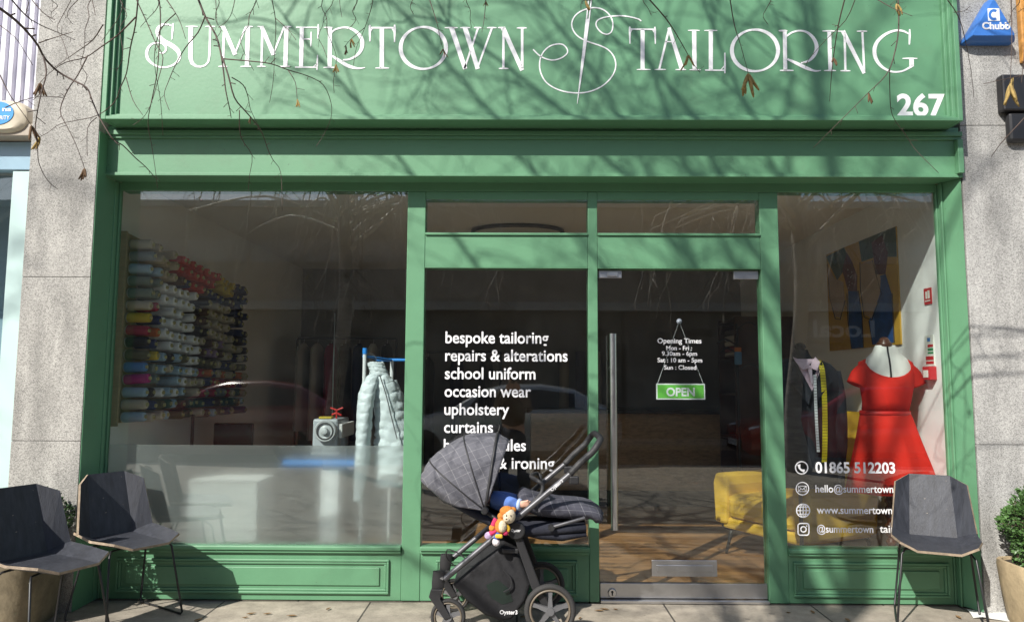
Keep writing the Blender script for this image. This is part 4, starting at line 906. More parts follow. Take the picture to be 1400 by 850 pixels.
# boughs reaching over the pavement towards the sign
rnd = random.Random(31)
def bough(tree, at_, xs, yy, zz, r0, z0):
    a = at_(z0); e = Vector((xs-.72*(-yy-.27), yy, zz)); m_ = a.lerp(e, .5)+Vector((rnd.uniform(-.3, .3), 0, .5))
    W = smoothpts([a, a.lerp(m_, .5)+Vector((0, 0, .15)), m_, m_.lerp(e, .55)+Vector((rnd.uniform(-.15, .15), 0, .12)), e], 6); n_ = len(W); mb = MB(); mb.tube(W, [r0*(1-.82*i/(n_-1)) for i in range(n_)], 6)
    def tw(p, d, L, r, k, dr):
        P_ = [p]; q = p
        for j in range(k):
            d = (d+Vector((rnd.gauss(0, .2), rnd.gauss(0, .2), -dr))).normalized(); q = q+d*L/k
            if q.y > -.75 or q.z < 3.55+.4*(q.y+4.2): break
            P_.append(q)
        if len(P_) > 2: mb.tube(P_, [r*(1-.7*i/(len(P_)-1)) for i in range(len(P_))], 4, caps=False)
        return P_
    for i in range(n_//3, n_):
        d0 = (W[min(i+1, n_-1)]-W[i-1]).normalized()
        for s_ in range(1+i % 2):
            P_ = tw(W[i], (d0*.8+Vector((rnd.gauss(0, .8), rnd.gauss(0, .5), rnd.gauss(0, .6)))).normalized(), rnd.uniform(.5, 1.3), .0075, 6, .06)
            for q in P_[1:]:
                if rnd.random() < .42: tw(q, (d0*.4+Vector((rnd.gauss(0, 1), rnd.gauss(0, .6), rnd.gauss(0, .7)))).normalized(), rnd.uniform(.25, .7), .0034, 5, .18)
    mb.build('bough', TWIG, tree, smooth=True)
for xs, yy, zz in ((-1.5, -2.2, 5.6), (-.9, -2.6, 6.2), (-.5, -1.9, 5.3), (-.1, -2.8, 6.6), (.25, -2.1, 5.8), (.55, -2.6, 5.9), (1.1, -2.4, 6.2), (1.6, -2.9, 6.4)): bough(treeL, atL, xs, yy, zz, .034, rnd.uniform(5.5, 7.5))
for xs, yy, zz in ((2.3, -2.3, 5.6), (2.9, -2.7, 6.4), (3.4, -2.2, 5.2)): bough(treeR, atR, xs+1.2, yy, zz, .032, rnd.uniform(5.5, 7.2))
# twigs hanging into the picture
BZ = {'a': (0, 0, 2.917), 'b': (460, 0, 2.917), 'c': (920, 0, 2.917)}
DR = [  # frame, depth y, start radius mm, points
 ('a', -2.5, 5.0, [(-40, 10), (0, 35), (60, 80), (110, 130), (150, 180), (180, 235), (230, 285), (290, 320), (345, 350), (365, 395), (390, 455), (420, 510), (455, 560), (490, 580), (540, 630), (580, 665), (620, 710)]),
 ('a', -2.5, 3.0, [(172, 225), (185, 290), (165, 370), (150, 440), (140, 520), (150, 580), (155, 650), (190, 720), (230, 755)]),
 ('a', -2.3, 3.2, [(540, 70), (470, 140), (400, 190), (340, 230), (260, 250), (200, 290), (160, 330)]),
 ('a', -2.3, 2.6, [(350, 222), (310, 300), (270, 360), (240, 440), (265, 500), (300, 570), (330, 650), (345, 700)]),
 ('a', -2.2, 2.4, [(410, 100), (370, 160), (310, 205), (260, 240), (210, 275)]),
 ('a', -2.0, 3.2, [(552, -20), (540, 100), (520, 190), (505, 290), (480, 350), (455, 410), (390, 460), (310, 480), (240, 495), (190, 530), (160, 545)]),
 ('a', -2.0, 2.2, [(503, 310), (530, 400), (570, 460)]),
 ('a', -1.8, 3.0, [(632, -20), (640, 60), (635, 180), (625, 300), (605, 400), (590, 490), (605, 580), (620, 680), (628, 750)]),
 ('a', -1.9, 2.8, [(535, -20), (590, 100), (620, 170), (650, 230), (630, 320), (600, 420), (570, 470), (530, 500)]),
 ('a', -2.1, 2.8, [(650, -20), (710, 70), (740, 155)]), ('a', -2.1, 2.2, [(700, 55), (640, 120), (615, 240), (640, 400), (650, 540)]),
 ('a', -2.2, 4.8, [(780, -30), (820, 70), (860, 140), (880, 210), (892, 290), (900, 360), (915, 430), (922, 470)]),
 ('a', -2.2, 3.2, [(885, 225), (910, 300), (935, 390), (975, 440), (1010, 480), (1045, 530), (1070, 600), (1090, 640), (1120, 690), (1125, 840)]),
 ('a', -2.2, 2.6, [(885, 235), (1000, 245), (1080, 255), (1150, 280), (1230, 305), (1290, 340), (1320, 410), (1320, 470), (1290, 540), (1260, 585)]),
 ('a', -2.2, 2.8, [(818, 66), (790, 130), (740, 190), (700, 260), (670, 330), (655, 380), (675, 440)]),
 ('a', -2.2, 2.4, [(925, 310), (970, 340), (990, 390), (1000, 440), (1040, 520)]),
 ('a', -2.2, 2.0, [(1150, 282), (1178, 330), (1185, 395)]), ('a', -2.0, 2.2, [(955, 440), (960, 545), (1005, 620), (995, 700), (990, 760)]),
 ('a', -1.7, 2.2, [(1080, -20), (1100, 90), (1095, 200), (1090, 320), (1075, 410)]), ('a', -1.9, 2.0, [(1100, 75), (1150, 120), (1180, 160)]),
 ('a', -2.0, 1.8, [(860, -20), (862, 40), (866, 95)]), ('a', -2.0, 1.8, [(940, -20), (925, 50), (900, 90), (870, 110)]),
 ('a', -2.4, 3.0, [(30, -20), (100, 60), (160, 100), (230, 130), (300, 160)]), ('a', -2.4, 2.2, [(0, 300), (40, 380), (90, 450), (125, 500)]), ('a', -2.3, 1.8, [(-10, 95), (60, 150), (100, 210), (130, 260)]),
 ('a', -2.4, 2.6, [(110, -20), (170, 50), (218, 80)]), ('a', -2.4, 2.4, [(155, 172), (220, 150), (290, 128)]), ('a', -2.4, 2.0, [(20, 430), (80, 405), (160, 385), (250, 390)]),
 ('a', -2.2, 2.2, [(360, -20), (372, 20), (380, 62)]), ('a', -2.1, 2.2, [(385, 470), (350, 510), (348, 620)]),
 ('b', -1.6, 2.6, [(365, -20), (400, 90), (415, 160), (425, 195)]), ('b', -1.6, 2.6, [(597, -20), (590, 70), (580, 130)]), ('b', -1.8, 2.0, [(145, -10), (140, 30), (110, 120), (80, 190), (68, 260)]), ('b', -1.8, 1.8, [(112, 112), (60, 155), (30, 190)]),
 ('b', -1.7, 1.8, [(10, -20), (15, 30), (22, 70)]),
 ('b', -2.0, 3.0, [(1230, -20), (1310, 70), (1360, 145), (1420, 250), (1450, 290)]), ('b', -1.5, 2.2, [(1020, 5), (980, 5), (975, 40)]),
 ('c', -1.7, 2.8, [(225, -20), (245, 100), (270, 180), (300, 292)]), ('c', -1.8, 3.2, [(690, -20), (660, 100), (640, 230), (630, 330), (625, 405)]), ('c', -1.8, 2.2, [(730, -10), (690, 80), (610, 160), (540, 240), (530, 270)]),
 ('c', -1.9, 3.4, [(898, -20), (900, 120), (880, 230), (850, 300), (780, 370), (700, 450), (630, 520), (560, 590)]), ('c', -1.9, 2.2, [(865, 270), (865, 360), (875, 460), (930, 540), (970, 600), (1060, 690)]),
 ('c', -1.9, 2.4, [(800, -10), (880, 35), (955, 65)]), ('c', -1.6, 2.4, [(1080, -20), (1140, 70), (1170, 180), (1190, 290), (1200, 390)]), ('c', -1.6, 2.0, [(1120, 50), (1160, 45), (1183, 28)]),
 ('c', -2.0, 2.6, [(1348, -20), (1352, 150), (1345, 335)]), ('c', -2.1, 3.0, [(1412, 60), (1402, 200), (1390, 330)]), ('c', -2.0, 2.2, [(1395, 300), (1330, 315), (1240, 335)]), ('c', -2.1, 3.0, [(1420, 450), (1370, 505), (1310, 570), (1270, 625)]),
]
CK = [('a', -2.3, 172, 320, 5, 24, 0), ('a', -2.0, 165, 540, 3, 22, 1), ('a', -2.3, 345, 680, 4, 22, 0), ('a', -2.4, 15, 425, 3, 26, 0), ('a', -2.2, 1262, 575, 3, 14, 1), ('a', -2.0, 1365, 190, 4, 16, 1), ('a', -2.2, 1036, 530, 2, 11, 0),
      ('b', -1.6, 424, 175, 3, 13, 0), ('b', -1.8, 28, 190, 4, 15, 1), ('b', -1.8, 68, 262, 3, 15, 0), ('b', -1.5, 975, 10, 3, 22, 1), ('b', -1.6, 540, -8, 4, 10, 1), ('b', -2.0, 1451, 300, 3, 24, 1),
      ('c', -1.7, 300, 300, 6, 34, 1), ('c', -1.8, 626, 400, 3, 19, 0), ('c', -1.8, 532, 255, 3, 14, 0), ('c', -1.9, 958, 68, 4, 22, 1), ('c', -2.0, 1345, 335, 3, 26, 1), ('c', -2.1, 1390, 340, 5, 32, 1)]
rnd = random.Random(4)
for k in range(20):
    fr_k = 'a' if k < 12 else rnd.choice('bc'); zx = rnd.uniform(20, 1380); zy = rnd.uniform(60, 420) if fr_k == 'a' else rnd.uniform(40, 150); pp = [(zx+rnd.uniform(-60, 60), -25)]
    m_ = int(3+zy/70)
    for j in range(1, m_+1): pp.append((pp[-1][0]+rnd.uniform(-32, 26), -25+(zy+25)*j/m_))
    DR.append((fr_k, rnd.uniform(-2.3, -1.7), rnd.uniform(1.7, 2.5), pp))
branches = []
for fr, yy, r0, pts in DR:
    x0, y0, sc = BZ[fr]; tree, at_ = (treeR, atR) if fr == 'c' else (treeL, atL)
    W = []
    for i, (a, b) in enumerate(pts): W.append(aty(x0+a/sc, y0+b/sc, yy+.16*math.sin(i*.55+len(pts))+.02*i))
    W = smoothpts(W, 3); n_ = len(W); r0 *= .00092
    rad = [max(r0*(1-.72*i/(n_-1)), .0011) for i in range(n_)]
    mb = MB(); full = W; fr_ = rad
    if pts[0][1] <= 35 and (pts[0][1] < 0 or pts[0][0] < 0):     # grows out of the frame: carry it back to its tree
        T = at_(5.6+rnd.uniform(-.6, .9)); p0 = W[0]
        ext = smoothpts([T, T.lerp(p0, .35)+Vector((0, 0, .75)), T.lerp(p0, .72)+Vector((0, 0, .75)), p0+Vector((0, -.06, .32)), p0], 5)
        fr_ = [r0+(.014-r0)*(1-i/(len(ext)-1))**1.5 for i in range(len(ext)-1)]+rad; full = ext[:-1]+W
    mb.tube(full, fr_, 6)
    off = len(full)-n_
    for i in range(2, n_-1):          # buds and spurs
        if rnd.random() < .42:
            p = W[i]; d = (W[i+1]-W[i]).normalized(); s = d.orthogonal().normalized(); s.rotate(Matrix.Rotation(rnd.random()*6.28, 3, d))
            L = rnd.uniform(.008, .034); e = p+(d*.6+s).normalized()*L
            mb.tube([p, p.lerp(e, .6)+s*.001, e], [rad[i]*.7, rad[i]*.55, rad[i]*.65], 4)
    o = mb.build('hanging_twig', TWIG, tree, smooth=True); branches.append((o, W))
for fr, yy, a, b, n_, L, kind in CK:
    x0, y0, sc = BZ[fr]; c = aty(x0+a/sc, y0+b/sc, yy)
    par = min(branches, key=lambda q: min((v-c).length for v in q[1])); c = min(par[1], key=lambda v: (v-c).length).copy()
    mb = MB(); LL = L/1011*(yy+4.8)*.75
    for k in range(n_):
        d = Vector((rnd.uniform(-.55, .55), rnd.uniform(-.5, .5), -1)).normalized(); p1 = c+d*LL*.15; l_ = LL*rnd.uniform(.7, 1.1)
        mid = p1+d*l_*.5; end = p1+d*l_+Vector((rnd.uniform(-.25, .25)*l_, 0, -.15*l_)); rr = LL*.085
        mb.tube(smoothpts([c, p1, mid, end], 3), [rr*q for q in (.25, .3, .5, .9, 1, 1.05, 1.05, 1, .85, .4)], 6)
    mb.build('catkins', CATK if kind else CATD, par[0], smooth=True)
# ------------------------------------------------------------------ parked cars across the road (mirrored in the glass)
TINT = mat('car_glass', (.02, .022, .025), rough=.03, spec=.8); CHROME = mat('alloy', (.6, .6, .62), rough=.25, metal=1)
def car(x, y, paint, label, suv=0.):
    r = root('parked_car', label, 'car', (x, y, -.11), 'cars parked across the road')
    g = -.11; k = 1+suv
    # stations along x (front = -x): x, half width, bottom, belt z, roof z, roof half width
    st = [(-2.12, .55, .30, .56, .58, .5), (-2.05, .74, .22, .66, .68, .66), (-1.7, .84, .2, .78, .80, .72), (-1.15, .88, .2, .90, .93, .74), (-.95, .88, .2, .93, .97, .74), (-.35, .89, .2, .95, 1.33, .63), (.05, .89, .2, .96, 1.43, .62), (.7, .89, .2, .97, 1.44, .61), (1.3, .89, .2, .99, 1.36, .59), (1.85, .87, .22, 1.0, 1.08, .64), (2.05, .80, .26, .96, 1.0, .64), (2.14, .68, .36, .8, .84, .6)]
    rg = []
    for sx, hw, b, belt, roof, rw in st:
        belt *= k; roof *= k; m_ = (b+belt)/2
        half = [(hw*.90, b), (hw, b+.10), (hw*1.01, m_), (hw*.975, belt-.04), (hw*.95, belt), (rw+(hw*.95-rw)*.12, roof-.06), (rw*.9, roof-.008), (rw*.4, roof+.012)]
        ring = [Vector((x+sx, y+yy, g+zz)) for yy, zz in half]+[Vector((x+sx, y-yy, g+zz)) for yy, zz in half[::-1]]
        rg.append(ring)
    body = MB().loft(rg).build('body', paint, r, smooth=True, ang=32, bevel=0)
    for s in (1, -1):     # side windows
        for a, b in (((-.62, .97), (.28, .97)), ((.34, .97), (1.30, 1.0))):
            def sp(sx, f):
                for i in range(len(st)-1):
                    if st[i][0] <= sx <= st[i+1][0]:
                        t = (sx-st[i][0])/(st[i+1][0]-st[i][0]); q = [st[i][j]*(1-t)+st[i+1][j]*t for j in range(6)]; break
                bw, bz = q[1]*.95, q[3]*k; tw, tz_ = q[5]+(q[1]*.95-q[5])*.12, q[4]*k-.06
                return Vector((x+sx, y+s*(bw+(tw-bw)*f+.006), g+bz+(tz_-bz)*f))
            xs_ = [a[0]+(b[0]-a[0])*i/8 for i in range(9)]
            lo = [sp(q, .10) for q in xs_]; hi = [sp(max(q, -.40+.02*i), .90) for i, q in enumerate(xs_)]
            v_ = lo+hi; MB().add(v_, [(i, i+1, 9+i+1, 9+i) for i in range(8)]).build('side_window', TINT, r, solid=.008)
    def wq(s0, s1, f0, f1, nm):
        A, B = st[s0], st[s1]; L_ = []
        for (q, f) in ((A, f0), (B, f1)):
            zz = q[3]*k+(q[4]*k-q[3]*k)*f; ww = q[1]*.93+(q[5]-q[1]*.93)*f
            L_.append([Vector((x+q[0], y+ww*t, g+zz+.03*(1-t*t))) for t in (-.86, -.43, 0, .43, .86)])
        MB().add(L_[0]+L_[1], [(i, i+1, 6+i, 5+i) for i in range(4)]).build(nm, TINT, r, solid=.012)
    wq(4, 5, 1., .97, 'windscreen'); wq(8, 9, .97, .9, 'rear_window')
    for wx in (-1.32, 1.3):
        for s in (1, -1):
            c = Vector((x+wx, y+s*.80, g+.325)); wh = MB().lathe([(.20, -.02*s), (.23, .07*s), (.205, .085*s), (.06, .075*s), (.05, .09*s)], c, 20, axis='y').build('wheel', CHROME, r, smooth=True, ang=40)
            MB().lathe([(.22, -.11*s), (.30, -.11*s), (.325, -.08*s), (.325, .07*s), (.30, .095*s), (.225, .09*s)], c, 26, axis='y').build('tyre', RUB, wh, smooth=True, ang=40)
    for s in (1, -1):
        MB().ball((x-1.90, y+s*.62, g+.66*k), .16, .13, .06).build('headlight', mat('lamp_glass', (.75, .78, .8), rough=.08), r, smooth=True)
        MB().ball((x+2.05, y+s*.66, g+.82*k), .08, .10, .07).build('tail_light', mat('red_lens', (.35, .01, .01), rough=.15), r, smooth=True)
    MB().box(x-2.16, x-2.07, y-.42, y+.42, g+.28, g+.46).build('grille', BLKP, r, bevel=.02)
    MB().box(x-2.175, x-2.163, y-.26, y+.26, g+.35, g+.46).build('number_plate', mat('plate_white', (.75, .75, .72), rough=.4), r)
    return r
car(-.30, -9.0, mat('silver_paint', (.50, .52, .54), rough=.22, metal=.3, coat=1), 'silver car parked across the road, mirrored behind the pushchair')
car(6.15, -9.0, mat('red_paint', (.32, .008, .012), rough=.2, coat=1), 'red car parked behind the silver car, mirrored in the right window')
car(-5.2, -9.0, mat('dark_red_paint', (.16, .008, .01), rough=.2, coat=1), 'dark red car parked ahead of the silver car, mirrored in the left window', .03)
# ------------------------------------------------------------------ building across the road
ob_ = root('opposite_building', 'long low rendered building across the road, mirrored in the shop glass', 'building', (0, -13.4, 0))
BR = mat('buff_brick', (.34, .28, .22), rough=.9, var=.15, scale=3); LOWR = mat('grey_render', (.14, .135, .13), rough=.85, var=.12, scale=2)
MB().box(-30, 30, -18, -13.40, 3.3, 5.7).build('upper_wall', BR, ob_); MB().box(-30, 30, -18, -13.43, 0, 3.1).build('wall', LOWR, ob_)
MB().box(-30, 30, -18.05, -13.1, 3.1, 3.3).build('ledge', mat('pale_stone', (.42, .4, .36), rough=.85, var=.1), ob_); MB().box(-30.05, 30.05, -18.1, -13.3, 5.7, 5.86).build('coping', MATS['pale_stone'], ob_)
MB().box(-30, 30, -13.41, -13.36, 4.3, 4.85).build('stone_band', MATS['pale_stone'], ob_)
for x in (-.3, 1.9, 4.5, -4.2): MB().box(x-.3, x+.3, -13.43, -13.40, 2.5, 2.68).build('vent', BLKP, ob_)
for x in (-7, -2.2, 2.6): MB().box(x-.04, x+.04, -13.43, -13.38, 0, 3.1).build('downpipe', BLKP, ob_)
MB().box(6.2, 13, -13.43, -13.34, 2.35, 3.05).build('shop_sign', mat('sign_dark_grey', (.06, .06, .065), rough=.5), ob_)
tt = text_mesh('Local', 0, 1.5, 0, .42, 0, .02); tt.v = [(8.75-v[0], -13.335, 2.5+v[2]) for v in tt.v]
tt.build('sign_lettering', mat('pale_lettering', (.6, .58, .54), rough=.5), ob_, solid=.006)
# ------------------------------------------------------------------ photographer (seen only as a mirror image)
ph = root('person', 'photographer in a brown jacket holding up a phone, mirrored in the middle window', 'person', (-.06, -5.2, 0))
X, Y = -.06, -5.22
sk = []
neck, chest, belly, hip = (X, Y, 1.27), (X, Y, 1.12), (X, Y, .93), (X, Y+.01, .78)
head = (X, Y+.03, 1.40)
sk.append(([hip, belly, chest, neck, head, (X, Y+.03, 1.47)], [(.15, .11), (.13, .10), (.15, .10), .055, .085, .07]))
for s in (-1, 1):
    shd = (X+s*.17, Y, 1.20); elb = (X+s*.21, Y+.10, .98); wrs = (X+s*.075, Y+.33, 1.28); pal = (X+s*.06, Y+.36, 1.35)
    sk.append(([chest, shd, elb, wrs, pal], [(.15, .10), .052, .042, .028, .032]))
    for k in range(4):
        a = Vector(pal)+Vector((-s*.01, .025, .022-.016*k)); b = a+Vector((-s*.028, .012, .004)); sk.append(([pal, tuple(a), tuple(b)], [.032, .009, .008]))
    a = Vector(pal)+Vector((-s*.02, -.02, .01)); sk.append(([pal, tuple(a), tuple(a+Vector((-s*.015, .004, .022)))], [.032, .011, .009]))
    kn = (X+s*.11, Y+.03, .43); an = (X+s*.12, Y, .08); toe = (X+s*.14, Y+.16, .035)
    sk.append(([hip, (X+s*.09, Y, .74), kn, an, toe], [(.15, .11), .085, .06, .042, .035]))
skin('body', sk, SKIN, ph)
jk = [([(X, Y+.01, .74), belly, chest, (X, Y, 1.235)], [(.19, .14), (.17, .13), (.19, .13), .075])]
for s in (-1, 1): jk.append(([chest, (X+s*.17, Y, 1.20), (X+s*.21, Y+.10, .98), tuple(Vector((X+s*.21, Y+.10, .98)).lerp(Vector((X+s*.075, Y+.33, 1.28)), .9))], [(.19, .13), .075, .062, .045]))
skin('jacket', jk, mat('brown_jacket', (.12, .075, .045), rough=.85, var=.2, scale=15, bump=.3, bscale=20), ph)
tj = [([(X, Y+.01, .80), (X, Y+.01, .74)], [(.165, .125), (.16, .12)])]
for s in (-1, 1): tj.append(([(X, Y+.01, .74), (X+s*.09, Y, .70), (X+s*.11, Y+.03, .43), (X+s*.12, Y, .10)], [(.16, .12), .10, .075, .062]))
skin('trousers', tj, mat('dark_jeans', (.02, .025, .045), rough=.9), ph)
MB().ball((X, Y+.005, 1.455), .098, .108, .09).build('hair', MATS['brown_hair'], ph, smooth=True)
for s in (-1, 1): MB().ball((X+s*.032, Y+.112, 1.415), .011, .008, .008, 8, 6).build('eye', MATS['dark_eye'], ph, smooth=True)
MB().ball((X, Y+.125, 1.39), .013, .02, .022, 8, 6).ball((X, Y+.112, 1.352), .022, .008, .005, 8, 6).build('nose_and_mouth', SKIN, ph, smooth=True)
for s in (-1, 1): MB().loft([ellring((X+s*.125, Y+.05, z), .045, .12, 14, p=3) for z in (.0, .05, .075)]).build('shoe', BLKP, ph, smooth=True)
tag(MB().box(-.085, .065, -4.842, -4.834, 1.355, 1.428).build('phone', BLKP, loc=(-.01, -4.84, 1.355), bevel=.003), 'black phone held up level by the photographer', 'phone')
# ------------------------------------------------------------------ shop interior: thread rack on the left wall
WALLX = XL
BOARD = mat('raw_pine', (.36, .27, .16), rough=.7, var=.15, scale=3, stretch=(1, 1, 8))
ry0, ry1, rz0, rz1 = .21, 2.16, 1.072, 2.40
rk = root('thread_rack', 'tall pine peg board on the left wall carrying rows of thread cones', 'rack', (WALLX, ry0, rz0))
bx0, bx1 = WALLX+.002, WALLX+.03
MB().prism([(bx0, ry0, rz0+.02), (bx0, ry1, rz0), (bx0, ry1, rz1-.13), (bx0, ry0, rz1)], (.026, 0, 0)).build('board', BOARD, rk)
MB().box(bx0, bx1+.02, ry0-.02, ry0-.001, rz0, rz1).build('edge_batten', BOARD, rk)
NR, NC = 15, 17
pegs = MB(); spots = []
for rr_ in range(NR):
    for cc in range(NC):
        y = ry0+.075+cc*(ry1-ry0-.13)/(NC-1); f = cc/(NC-1)
        zt = rz1-.075-.125*f; zb = rz0+.055-.02*f
        z = zt+(zb-zt)*rr_/(NR-1); spots.append((rr_, cc, y, z)); pegs.tube([(bx1, y, z-.004), (bx1+.055, y, z+.002)], .005, 6)
pegs.build('pegs', BOARD, rk)['kind'] = 'stuff'
TC = {'cream': (.55, .48, .36), 'grey': (.26, .27, .26), 'pale blue': (.36, .50, .60), 'grey green': (.18, .23, .19), 'white': (.84, .84, .83), 'yellow': (.62, .45, .03), 'crimson': (.38, .015, .05), 'black': (.015, .016, .02), 'olive': (.12, .11, .05),
      'blue': (.10, .26, .55), 'magenta': (.48, .02, .20), 'red': (.55, .03, .02), 'orange': (.55, .14, .03), 'navy': (.02, .035, .12), 'lilac': (.33, .22, .34), 'brown': (.10, .05, .03), 'dark green': (.02, .08, .05), 'beige': (.50, .40, .27)}
col0 = ['cream', 'grey', 'pale blue', 'grey green', 'grey green', 'beige', 'yellow', 'crimson', 'black', 'olive', 'blue', 'magenta', 'pale blue', 'cream', 'pale blue']
rnd = random.Random(21)
def colour(r, c):
    if c == 0: return col0[r]
    if r <= 1: return 'beige' if c < 4 else 'red' if c < 11 else 'yellow' if c < 14 else 'navy'
    if r == 2: return 'pale blue' if c < 2 else 'beige' if c < 4 else 'red' if 5 < c < 8 else rnd.choice(['black', 'navy', 'brown'])
    if 3 <= r <= 6: return col0[r] if c == 1 and r < 5 else ['navy', 'crimson'][r % 2] if c == 1 else 'white' if c < 7 else rnd.choice(['black', 'brown']) if c < 9 else 'cream' if c < 14-(r % 2) else rnd.choice(['navy', 'black'])
    if 7 <= r <= 8: return rnd.choice(['orange', 'navy', 'black']) if c == 1 else 'white' if c < 8 else rnd.choice(['lilac', 'brown', 'cream']) if c < 12 else rnd.choice(['navy', 'cream', 'black'])
    if r == 9: return ['olive', 'yellow', 'pale blue', 'black', 'pale blue'][c % 5] if c < 6 else 'white' if c < 8 else rnd.choice(['beige', 'navy', 'cream', 'olive'])
    if 10 <= r <= 12: return rnd.choice(['crimson', 'grey green', 'black']) if c == 1 else rnd.choice(['white', 'white', 'cream', 'pale blue']) if c < 8 else rnd.choice(['cream', 'dark green', 'crimson', 'navy', 'beige', 'orange', 'grey'])
    return rnd.choice(['black', 'dark green', 'navy', 'brown', 'pale blue', 'olive', 'black', 'cream', 'dark green'])
LBL = mat('spool_label', (.42, .38, .16), rough=.5); TUBE = mat('spool_core', (.5, .47, .4), rough=.6)
spm = {}
for rr_, cc, y, z in spots:
    cname = colour(rr_, cc)
    if rnd.random() < .085 and cc > 1: continue
    if cname not in spm:
        tm = mat(cname.replace(' ', '_')+'_thread', TC[cname], rough=.7, bump=.5, bscale=30, stretch=(30, 1, 1), var=.08, scale=20)
        mb = MB(); h = .165
        mb.lathe([(.020, .0), (.0345, .003), (.0345, .010)], (0, 0, 0), 14, mi=2, axis='x'); mb.lathe([(.0335, .0102), (.0362, .018), (.0325, h-.014), (.031, h-.005), (.029, h-.002), (.013, h-.001)], (0, 0, 0), 14, mi=0, axis='x'); mb.lathe([(.013, h-.006), (.013, h+.010), (.010, h+.011)], (0, 0, 0), 12, mi=1, axis='x')
        o = mb.build('thread_cone', [tm, LBL, TUBE], smooth=True, ang=40); spm[cname] = o
    else:
        o = spm[cname].copy(); COL.objects.link(o)
    o.location = (bx1+.004, y, z); o.rotation_euler = (rnd.uniform(0, 6), R_(rnd.uniform(-4, 2)), R_(rnd.uniform(-3, 3)))
    k = rnd.uniform(.9, 1.08); o.scale = (k, 1, 1)
    art = 'an' if cname[0] in 'o' else 'a'
    tag(o, cname+' thread cone stuck on a peg of the pine wall rack', 'thread cone', 'thread cones on the wall rack')
# ------------------------------------------------------------------ generic figure lofts
def lofty(rows, y, n=28, p=2.2, pleat=0., pn=9):
    """rows: (py, px left, px right, depth half)"""
    rg = []
    for i, (py, xl, xr, dh) in enumerate(rows):
        a, b = aty(xl, py, y), aty(xr, py, y); c = ((a.x+b.x)/2, y, (a.z+b.z)/2)
        f = pleat*i/max(1, len(rows)-1); rg.append([v+Vector((f*.5*(b.x-a.x)*.3*math.sin(13*math.atan2(v.y-y, v.x-c[0])+2), f*.4*dh*math.sin(5*math.atan2(v.y-y, v.x-c[0])), 0)) for v in ellring(c, (b.x-a.x)/2, dh, n, p=p, wob=f, wn=pn, ph=.6)])
    return rg
def front_y(rows, y, px, py):
    for i in range(len(rows)-1):
        if rows[i][0] <= py <= rows[i+1][0]:
            t = (py-rows[i][0])/(rows[i+1][0]-rows[i][0]); q = [rows[i][j]*(1-t)+rows[i+1][j]*t for j in range(4)]
            u = (px-(q[1]+q[2])/2)/((q[2]-q[1])/2); return y-q[3]*math.sqrt(max(0, 1-min(1, abs(u))**2.2))
    return y
# red dress on a dress form
DY = .36
df = root('dress_form', 'white dress form with dark neck cap on a turned stand wearing the red dress', 'mannequin', aty(1217, 745, DY))
frow = [(472, 1197, 1223, .045), (481, 1193, 1228, .05), (490, 1184, 1239, .07), (505, 1178, 1246, .09), (530, 1179, 1247, .105), (565, 1186, 1236, .085), (590, 1184, 1240, .09)]
MB().loft(lofty(frow, DY)).build('torso', mat('linen_white', (.78, .77, .73), rough=.9), df, smooth=True)
a = aty(1209, 472, DY); MB().lathe([(.052, -.008), (.054, .0), (.048, .018), (.038, .024), (.03, .045), (.018, .055), (.004, .058)], a, 20).build('neck_cap', mat('dark_walnut', (.09, .035, .02), rough=.3), df, smooth=True, ang=35)
mb = MB()
vs = []
for py in (474, 480, 486, 492, 500, 510, 520):
    q = aty(1208.5, py, DY); yf = front_y(frow, DY, 1208, py)-.004; vs += [(q.x-.006, yf, q.z), (q.x+.006, yf, q.z)]
mb.add(vs, [(2*i, 2*i+1, 2*i+3, 2*i+2) for i in range(6)]).build('seam_tape', BLACKM, df, solid=.002)
b = aty(1219, 745, DY); WOODD = mat('turned_mahogany', (.10, .03, .015), rough=.3, coat=.4)
prof = [(.11, .013), (.11, .03), (.05, .05)]
for k in range(11): prof += [(.022, .07+k*.055), (.033, .085+k*.055), (.033, .10+k*.055), (.022, .115+k*.055)]
MB().lathe(prof, (b.x, DY, 0), 18).build('stand', WOODD, df, smooth=True, ang=50)
REDF = mat('red_crepe', (.62, .026, .016), rough=.85, bump=.5, bscale=7, stretch=(1.4, 1.4, .45), spec=.15)
dr = root('red_dress', 'red short sleeved knee length dress with belt on the dress form', 'dress', aty(1217, 672, DY))
drow = [(487, 1184, 1239, .06), (495, 1175, 1247, .09), (512, 1174, 1248, .11), (530, 1178, 1246, .118), (548, 1181, 1243, .108), (562, 1180, 1240, .098)]
rg = lofty(drow, DY, n=40)
def scoop(i, v):        # neckline falls at the front
    a = math.atan2((v.y-DY)/.1, v.x-aty(1209, 500, DY).x)
    return a
top = rg[0]; cxn = sum(v.x for v in top)/len(top)
for i, v in enumerate(top):
    fx_ = max(0., 1-abs((v.x-cxn)/.155)**2.2); fr_ = 1 if v.y < DY else .45
    drop = .132*fx_**.75*fr_; zt = v.z-drop; v.z = zt
for j in range(1, 4):
    for i, v in enumerate(rg[j]):
        lim = top[i].z-.012*j
        if v.z > lim: v.z = lim; 
        if j == 1 and v.z < top[i].z-.011 and False: pass
for j in (0, 1, 2):
    for i, v in enumerate(rg[j]):
        if v.y < DY:                    # sit just off the form at that height
            c_ = aty(1209, 500, DY)
            pyz = None
MB().loft(rg, True, False).build('bodice', REDF, dr, smooth=True, solid=.006)
srow = [(562, 1179, 1241, .10), (570, 1177, 1245, .11), (600, 1174, 1254, .15), (640, 1168, 1268, .19), (672, 1164, 1276, .22)]
MB().loft(lofty(srow, DY, n=96, pleat=.075, pn=8), True, False).build('skirt', REDF, dr, smooth=True, solid=.006)
